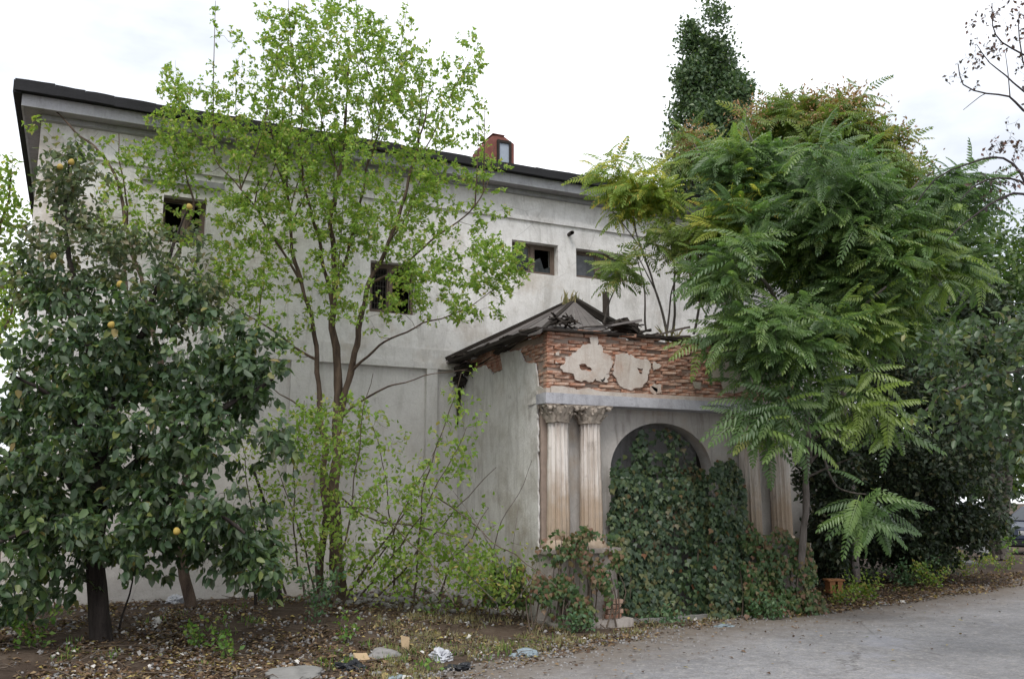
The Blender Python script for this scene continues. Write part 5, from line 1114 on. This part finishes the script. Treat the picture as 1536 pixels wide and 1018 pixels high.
P = ground_pts(420, (60, 1500, 872, 1018), .1, patchy); n = len(P); d = rdir(n); d[:, 2] *= .3; stuff(bake('paper_scraps', [(0,0,0), (.5,.1,.1), (.7,.8,0), (.1,1,.15)], [(0,1,2), (0,2,3)], P+[0, 0, .03], frames(d, rdir(n, 2.)), rng.uniform(.015, .06, n), rng.random(n), M['paper']))
stuff(bake('road_grit', stv, stf, GR, frames(rdir(len(GR)), rdir(len(GR))), rng.uniform(.004, .018, len(GR)), rng.random(len(GR)), M['stone']))
# weeds
def weed(px, py, w, h, n, mat, lab, size=.06):
    b = onZ(px, py, .05); b[2] = gh(b[0], b[1]); dd = (b-ORG)@FWD; t = thing('weed', lab, 'plant'); st = []
    for k in range(7):
        a = b+RGT*random.uniform(-.2, .2)*w/1399*dd; e = b+(RGT*random.uniform(-.5, .5)*w+UP*random.uniform(.5, 1)*h)*dd/1399-FWD*random.uniform(-.1, .2); st.append((spline([a, (a+e)/2+rng.normal(size=3)*.03, e], .05), None))
    st = [(q, np.linspace(.005, .002, len(q))) for q, _ in st]; stuff(tubes('stems', st, M['twig'], t, 4)); p, d = leaves_on(st, n//7, .045, .1); p[:, 2] = np.maximum(p[:, 2], b[2]+.01); leaf_fill(t, p, d, LEAF4, size, mat, .0, .8)
for a in ((1260, 905, 60, 30, 160, 'lf_thicket', 'low undergrowth at the road edge left of the orange crate'), (1350, 882, 120, 50, 420, 'lf_weedgrey', 'dense low bushy growth on the bank beside the white bag'), (1430, 868, 110, 50, 400, 'lf_thicket', 'bushy olive growth on the bank in front of the slab'), (1200, 915, 70, 30, 160, 'lf_weedgrey', 'low growth spilling from the right columns on to the road edge'), (1500, 858, 80, 30, 200, 'lf_thicket', 'thin growth by the road at the right edge of the picture'), (305, 975, 60, 45, 120, 'lf_weed', 'small green weed right of the thick quince trunk'), (340, 985, 50, 40, 90, 'lf_weed', 'yellow-green fern-like weed in front of the quince, nearer the road'), (470, 950, 80, 90, 260, 'lf_weedgrey', 'feathery grey-green weed at the left of the concrete lump'), (520, 965, 30, 50, 60, 'lf_weed', 'single upright green seedling in front of the twin trunks'), (600, 905, 50, 60, 90, 'lf_weed', 'green seedling among the rubble below the slender tree'), (660, 935, 60, 40, 70, 'lf_weed', 'low green weed by the pale stripped branch'), (330, 915, 110, 60, 420, 'lf_dark', 'dark low leafy patch along the wall behind the quince'), (395, 912, 70, 40, 200, 'lf_dark', 'dark weed at the wall foot left of the twin trunks'), (50, 985, 90, 70, 160, 'lf_weed', 'weed at the bottom left corner under the quince'), (860, 945, 60, 30, 120, 'lf_weedgrey', 'tuft of pale weeds below the reddish creeper'), (720, 905, 60, 60, 120, 'lf_thicket', 'olive weed against the wall between the trunks and the portico'), (1000, 932, 60, 25, 150, 'lf_weedgrey', 'low weed on the doorstep below the ivy'), (1400, 885, 80, 45, 300, 'lf_thicket', 'olive undergrowth on the verge below the white bag'), (1310, 900, 90, 45, 280, 'lf_thicket', 'undergrowth on the verge right of the orange crate'), (1450, 862, 90, 40, 260, 'lf_thicket', 'undergrowth under the tilted concrete slab'), (650, 1000, 40, 14, 40, 'lf_weed', 'tiny weed at the road edge in the foreground'), (1160, 925, 90, 45, 240, 'lf_weedgrey', 'straggly weeds at the foot of the right columns')):
    weed(*a)
# individual debris
def lump(name, px, py, r, fl, mat, lab, cat, seed, amp=.5, z=.0):
    b = onZ(px, py, .08); zz = gh(b[0], b[1]) if b[0] < 26 else 0; bm = bmesh.new(); bmesh.ops.create_icosphere(bm, subdivisions=4, radius=1)
    for v in bm.verts:
        c0 = v.co.copy(); n1 = noise.noise(c0*1.2+Vector((seed, 0, 0))); n2 = noise.noise(c0*3+Vector((seed, 9, 0))); cr = abs(noise.noise(c0*2.2+Vector((0, seed, 0))))
        v.co = c0*(1+amp*n1+.25*amp*n2-(.5*amp*(1-min(1, cr*6)) if mat.startswith('plastic') or mat in ('teal', 'paper') else 0)); v.co = Vector((v.co.x*r, v.co.y*r, v.co.z*r*fl)); v.co += Vector((b[0], b[1], zz+r*fl*.45+z))
    return tag(bobj(name, bm, M[mat], None, mat not in ('plastic_w', 'plastic_k')), lab, cat)
lump('concrete_lump', 438, 1003, .25, .24, 'concrete', 'large flat grey concrete lump at the bottom left of centre', 'rubble', 1)
lump('stone', 575, 975, .15, .5, 'stone', 'grey boulder half buried in dirt in front of the slender tree', 'stone', 2)
lump('plastic_bag', 528, 992, .13, .5, 'plastic_k', 'crumpled black plastic bag beside the concrete lump', 'bag', 3, .8)
lump('plastic_bag', 262, 922, .12, .6, 'plastic_w', 'crumpled white bag on the dirt behind the quince trunk', 'bag', 4, .8)
lump('paper_ball', 232, 952, .055, .8, 'paper', 'small white crumpled paper right of the quince trunk', 'litter', 5, .6)
lump('plastic_bag', 663, 978, .10, .7, 'plastic_w', 'torn white bag near the road in front of the slender tree', 'bag', 6, .9)
lump('plastic_bag', 693, 992, .13, .4, 'plastic_k', 'flat black bag lying next to the torn white one', 'bag', 7, .8)
lump('plastic_bag', 785, 972, .11, .45, 'plastic_b', 'pale bluish bag by the road edge left of the portico', 'bag', 8, .8)
lump('plastic_scrap', 484, 916, .08, .5, 'teal', 'teal plastic scrap at the foot of the left trunk', 'litter', 9, .6)
lump('plastic_bag', 600, 1006, .09, .5, 'plastic_b', 'small bluish bag at the bottom edge, below the tan cardboard', 'bag', 10, .8)
lump('plastic_bag', 1382, 868, .19, .75, 'plastic_w', 'white plastic bag lying in the undergrowth of the right verge', 'bag', 11, .9, .25)
lump('stone', 1322, 902, .08, .5, 'stone', 'pale stone on the verge right of the orange crate', 'stone', 12); lump('paper_ball', 1354, 897, .07, .5, 'paper', 'white scrap at the edge of the road under the white bag', 'litter', 13)
lump('plastic_bag', 1085, 932, .10, .4, 'plastic_b', 'small grey bag at the road edge in front of the right columns', 'bag', 14, .8)
lump('stone', 725, 892, .13, .7, 'stone', 'rounded stone against the wall foot beside the portico', 'stone', 15); lump('stone', 610, 892, .16, .7, 'stone', 'largest block of the rubble heap below the wall', 'stone', 16)
def piece(name, px, py, dims, rot, mat, lab, cat, z=.02, base=.05):
    b = onZ(px, py, base); zz = gh(b[0], b[1]) if (-10 < b[0] < 26 and 0 < b[1] < 17) else 0; bm = bmesh.new(); box(bm, -dims[0]/2, dims[0]/2, -dims[1]/2, dims[1]/2, 0, dims[2]); subdiv(bm, 3); rough(bm, .012, 7, px)
    o = bobj(name, bm, M[mat]); o.location = (b[0], b[1], zz+z); o.rotation_euler = rot; return tag(o, lab, cat)
piece('cardboard_piece', 608, 972, (.11, .012, .14), (-.3, .3, .5), 'card', 'tan scrap of cardboard standing upright near the road', 'cardboard'); piece('cardboard_piece', 545, 985, (.15, .02, .10), (-.9, .1, .2), 'card', 'small flat tan cardboard left of the upright one', 'cardboard')
piece('concrete_slab', 1478, 834, (1.3, .9, .07), (.18, -.08, .3), 'concrete', 'tilted concrete slab lying on the verge before the cars', 'slab', .22); piece('concrete_slab', 1440, 846, (.8, .7, .06), (.25, .1, .1), 'concrete', 'second broken slab propped under the tilted one', 'slab', .06)
piece('plank', 1185, 918, (1.2, .05, .04), (0, .05, .2), 'oldwood', 'fallen grey stick lying in front of the right columns', 'stick', .04); piece('metal_sheet', 483, 925, (.5, .12, .02), (.2, -.35, .5), 'sheet', 'tilted grey board leaning beside the left trunk', 'board', .1); piece('plank', 800, 900, (.6, .1, .05), (.0, .25, -.3), 'darkwood', 'dark burnt plank by the left pedestal', 'plank', .03)
# orange crate
b = onZ(1252, 893, .05); t = thing('wooden_crate', 'small orange-brown wooden crate at the foot of the dark shrubs', 'crate'); t.location = (b[0], b[1], .12); t.rotation_euler = (0, 0, -.35)
for (x0_, x1_, y0_, y1_, z0_, z1_, nm) in ((-.11, -.02, -.1, -.085, .0, .17, 'slat'), (.02, .11, -.1, -.085, .0, .17, 'slat'), (-.11, -.02, .085, .1, .0, .17, 'slat'), (.02, .11, .085, .1, .0, .17, 'slat'), (-.14, .14, -.12, .12, .172, .20, 'top_board'), (-.11, -.09, -.084, .084, 0, .17, 'side_board'), (.09, .11, -.084, .084, 0, .17, 'side_board'), (-.12, .12, -.11, .11, -.022, -.002, 'base_board')):
    bm = bmesh.new(); box(bm, x0_, x1_, y0_, y1_, z0_, z1_); bmesh.ops.bevel(bm, geom=bm.edges[:], offset=.003, segments=1, affect='EDGES'); bobj(nm, bm, M['crate'], t)
# dry weeds growing on portico wall top
P = np.array([onY(x, 456, YW-.5) for x in (848, 858, 866)]+[[*onY(x, 490, PYF+.3)[:2], ZB+.05] for x in (1000, 1012, 1050, 1075)])
tufts('rooftop_grass', P, 9, .24, 'drygrass', .03)
# ================================================================== CARS
def car(name, lab, col, loc, rz, L_=4.3):
    t = thing(name, lab, 'car'); t.location = loc; t.rotation_euler = (0, 0, rz)
    paint = plain(name+'_paint', col, .3, .2, .08, 3, .6, .02); rub = plain('tyre_rubber', (.02, .02, .02), .9); gl = plain('car_glass', (.02, .025, .03), .08, 0, .1, 3, .8, 0); chrome = plain('wheel_rim', (.35, .35, .36), .35, .8); red = plain('tail_light', (.45, .02, .02), .3); white = plain('head_light', (.6, .6, .6), .15)
    prof = [(-2.12, .28), (-2.16, .5), (-2.1, .72), (-1.95, .80), (-1.15, .92), (-.98, .94), (1.30, .98), (1.85, .96), (2.08, .86), (2.14, .55), (2.08, .28), (1.75, .22), (1.70, .40), (1.56, .56), (1.36, .62), (1.16, .56), (1.02, .40), (.98, .22), (-.98, .22), (-1.02, .40), (-1.16, .56), (-1.36, .62), (-1.56, .56), (-1.70, .40), (-1.75, .22)]
    bm = bmesh.new(); rings = []
    for y, s, dz in ((-.86, .97, 0), (-.82, 1, .01), (-.4, 1.01, .03), (.4, 1.01, .03), (.82, 1, .01), (.86, .97, 0)): rings.append([bm.verts.new((x*s, y, z+(dz if z > .7 else 0))) for x, z in prof])
    for a, b in zip(rings[:-1], rings[1:]):
        for i in range(len(prof)): j = (i+1) % len(prof); bm.faces.new((a[i], a[j], b[j], b[i]))
    bm.faces.new(rings[0]); bm.faces.new(rings[-1][::-1]); body = bobj('body', bm, paint, t)
    for side in (0,):
        bm = bmesh.new(); lo = [(-1.05, .93), (1.55, .97)]; hi_ = [(-.30, 1.42), (.15, 1.46), (.75, 1.44), (1.15, 1.36)]
        P0 = [(-1.05, .93), (-.30, 1.40), (.15, 1.45), (.80, 1.43), (1.15, 1.34), (1.60, .97)]
        R1 = [bm.verts.new((x, -.78+(.16 if z > 1 else 0), z)) for x, z in P0]; R2 = [bm.verts.new((x, .78-(.16 if z > 1 else 0), z)) for x, z in P0]
        for i in range(6): j = (i+1) % 6; bm.faces.new((R1[i], R1[j], R2[j], R2[i]))
        bm.faces.new(R1); bm.faces.new(R2[::-1]); bobj('cabin', bm, paint, t)
    for s in (-1, 1):
        for q in ([(-.86, .99), (-.30, 1.34), (.10, 1.38), (.10, .99)], [(.16, .99), (.16, 1.38), (.75, 1.36), (.95, 1.30), (1.25, .99)]):
            bm = bmesh.new(); ring = [bm.verts.new((x, s*(.79-.16*(z-.93)/.07*0 - (.16*min(1, (z-.93)/.47)) if True else 0), z)) for x, z in q]
            for v in ring: v.co.y = s*(.785-.16*(v.co.z-.95)/.45+.012)
            bm.faces.new(ring); ex = bmesh.ops.extrude_face_region(bm, geom=bm.faces[:])
            for v in [g for g in ex['geom'] if isinstance(g, bmesh.types.BMVert)]: v.co.y -= s*.02
            bobj('side_window', bm, gl, t)
    for nm, q in (('windscreen', [(-.98, .99), (-.36, 1.37)]), ('rear_window', [(1.55, 1.02), (1.19, 1.32)])):
        bm = bmesh.new(); (xa, za_), (xb, zb_) = q; o_ = -.015 if nm == 'windscreen' else .015
        r_ = [bm.verts.new(p) for p in ((xa+o_, -.68, za_+.01), (xa+o_, .68, za_+.01), (xb+o_, .56, zb_+.01), (xb+o_, -.56, zb_+.01))]; bm.faces.new(r_); ex = bmesh.ops.extrude_face_region(bm, geom=bm.faces[:])
        for v in [g for g in ex['geom'] if isinstance(g, bmesh.types.BMVert)]: v.co.x += -o_*2; v.co.z -= .01
        bobj(nm, bm, gl, t)
    for x in (-1.36, 1.36):
        for s in (-1, 1):
            bm = bmesh.new(); bmesh.ops.create_cone(bm, segments=28, radius1=.31, radius2=.31, depth=.2, cap_ends=True, matrix=Matrix.Translation((x, s*.76, .31)) @ Matrix.Rotation(PI/2, 4, 'X')); bmesh.ops.bevel(bm, geom=[e for e in bm.edges if e.calc_length() < .08], offset=.02, segments=2, affect='EDGES'); w = bobj('wheel', bm, rub, t)
            bm = bmesh.new(); bmesh.ops.create_cone(bm, segments=20, radius1=.19, radius2=.17, depth=.03, cap_ends=True, matrix=Matrix.Translation((x, s*.87, .31)) @ Matrix.Rotation(PI/2*(1 if s < 0 else -1), 4, 'X')); bobj('rim', bm, chrome, w)
    for s in (-1, 1):
        bm = bmesh.new(); box(bm, -2.165, -2.02, s*.62-.17, s*.62+.17, .60, .72); bobj('headlight', bm, white, t)
        bm = bmesh.new(); box(bm, 2.03, 2.155, s*.68-.12, s*.68+.12, .64, .84); bobj('tail_light', bm, red, t)
    bm = bmesh.new(); box(bm, -2.22, -2.10, -.84, .84, .30, .46); bobj('bumper', bm, plain('bumper', (.03, .03, .035), .7), t)
    bm = bmesh.new(); box(bm, -1.0, -.86, -.98, -.87, .96, 1.06); bobj('mirror', bm, paint, t)
b = onZ(1514, 832, 0); car('parked_car', 'dark blue car cut by the right edge of the picture', (.012, .02, .045), (b[0]+2.15, b[1]+.2, 0), .05)
b = onZ(1500, 803, 0); car('parked_car', 'pale silver car behind the dark blue one, red tail light showing', (.45, .47, .50), (b[0]-.9, b[1]+1.5, 0), .15)
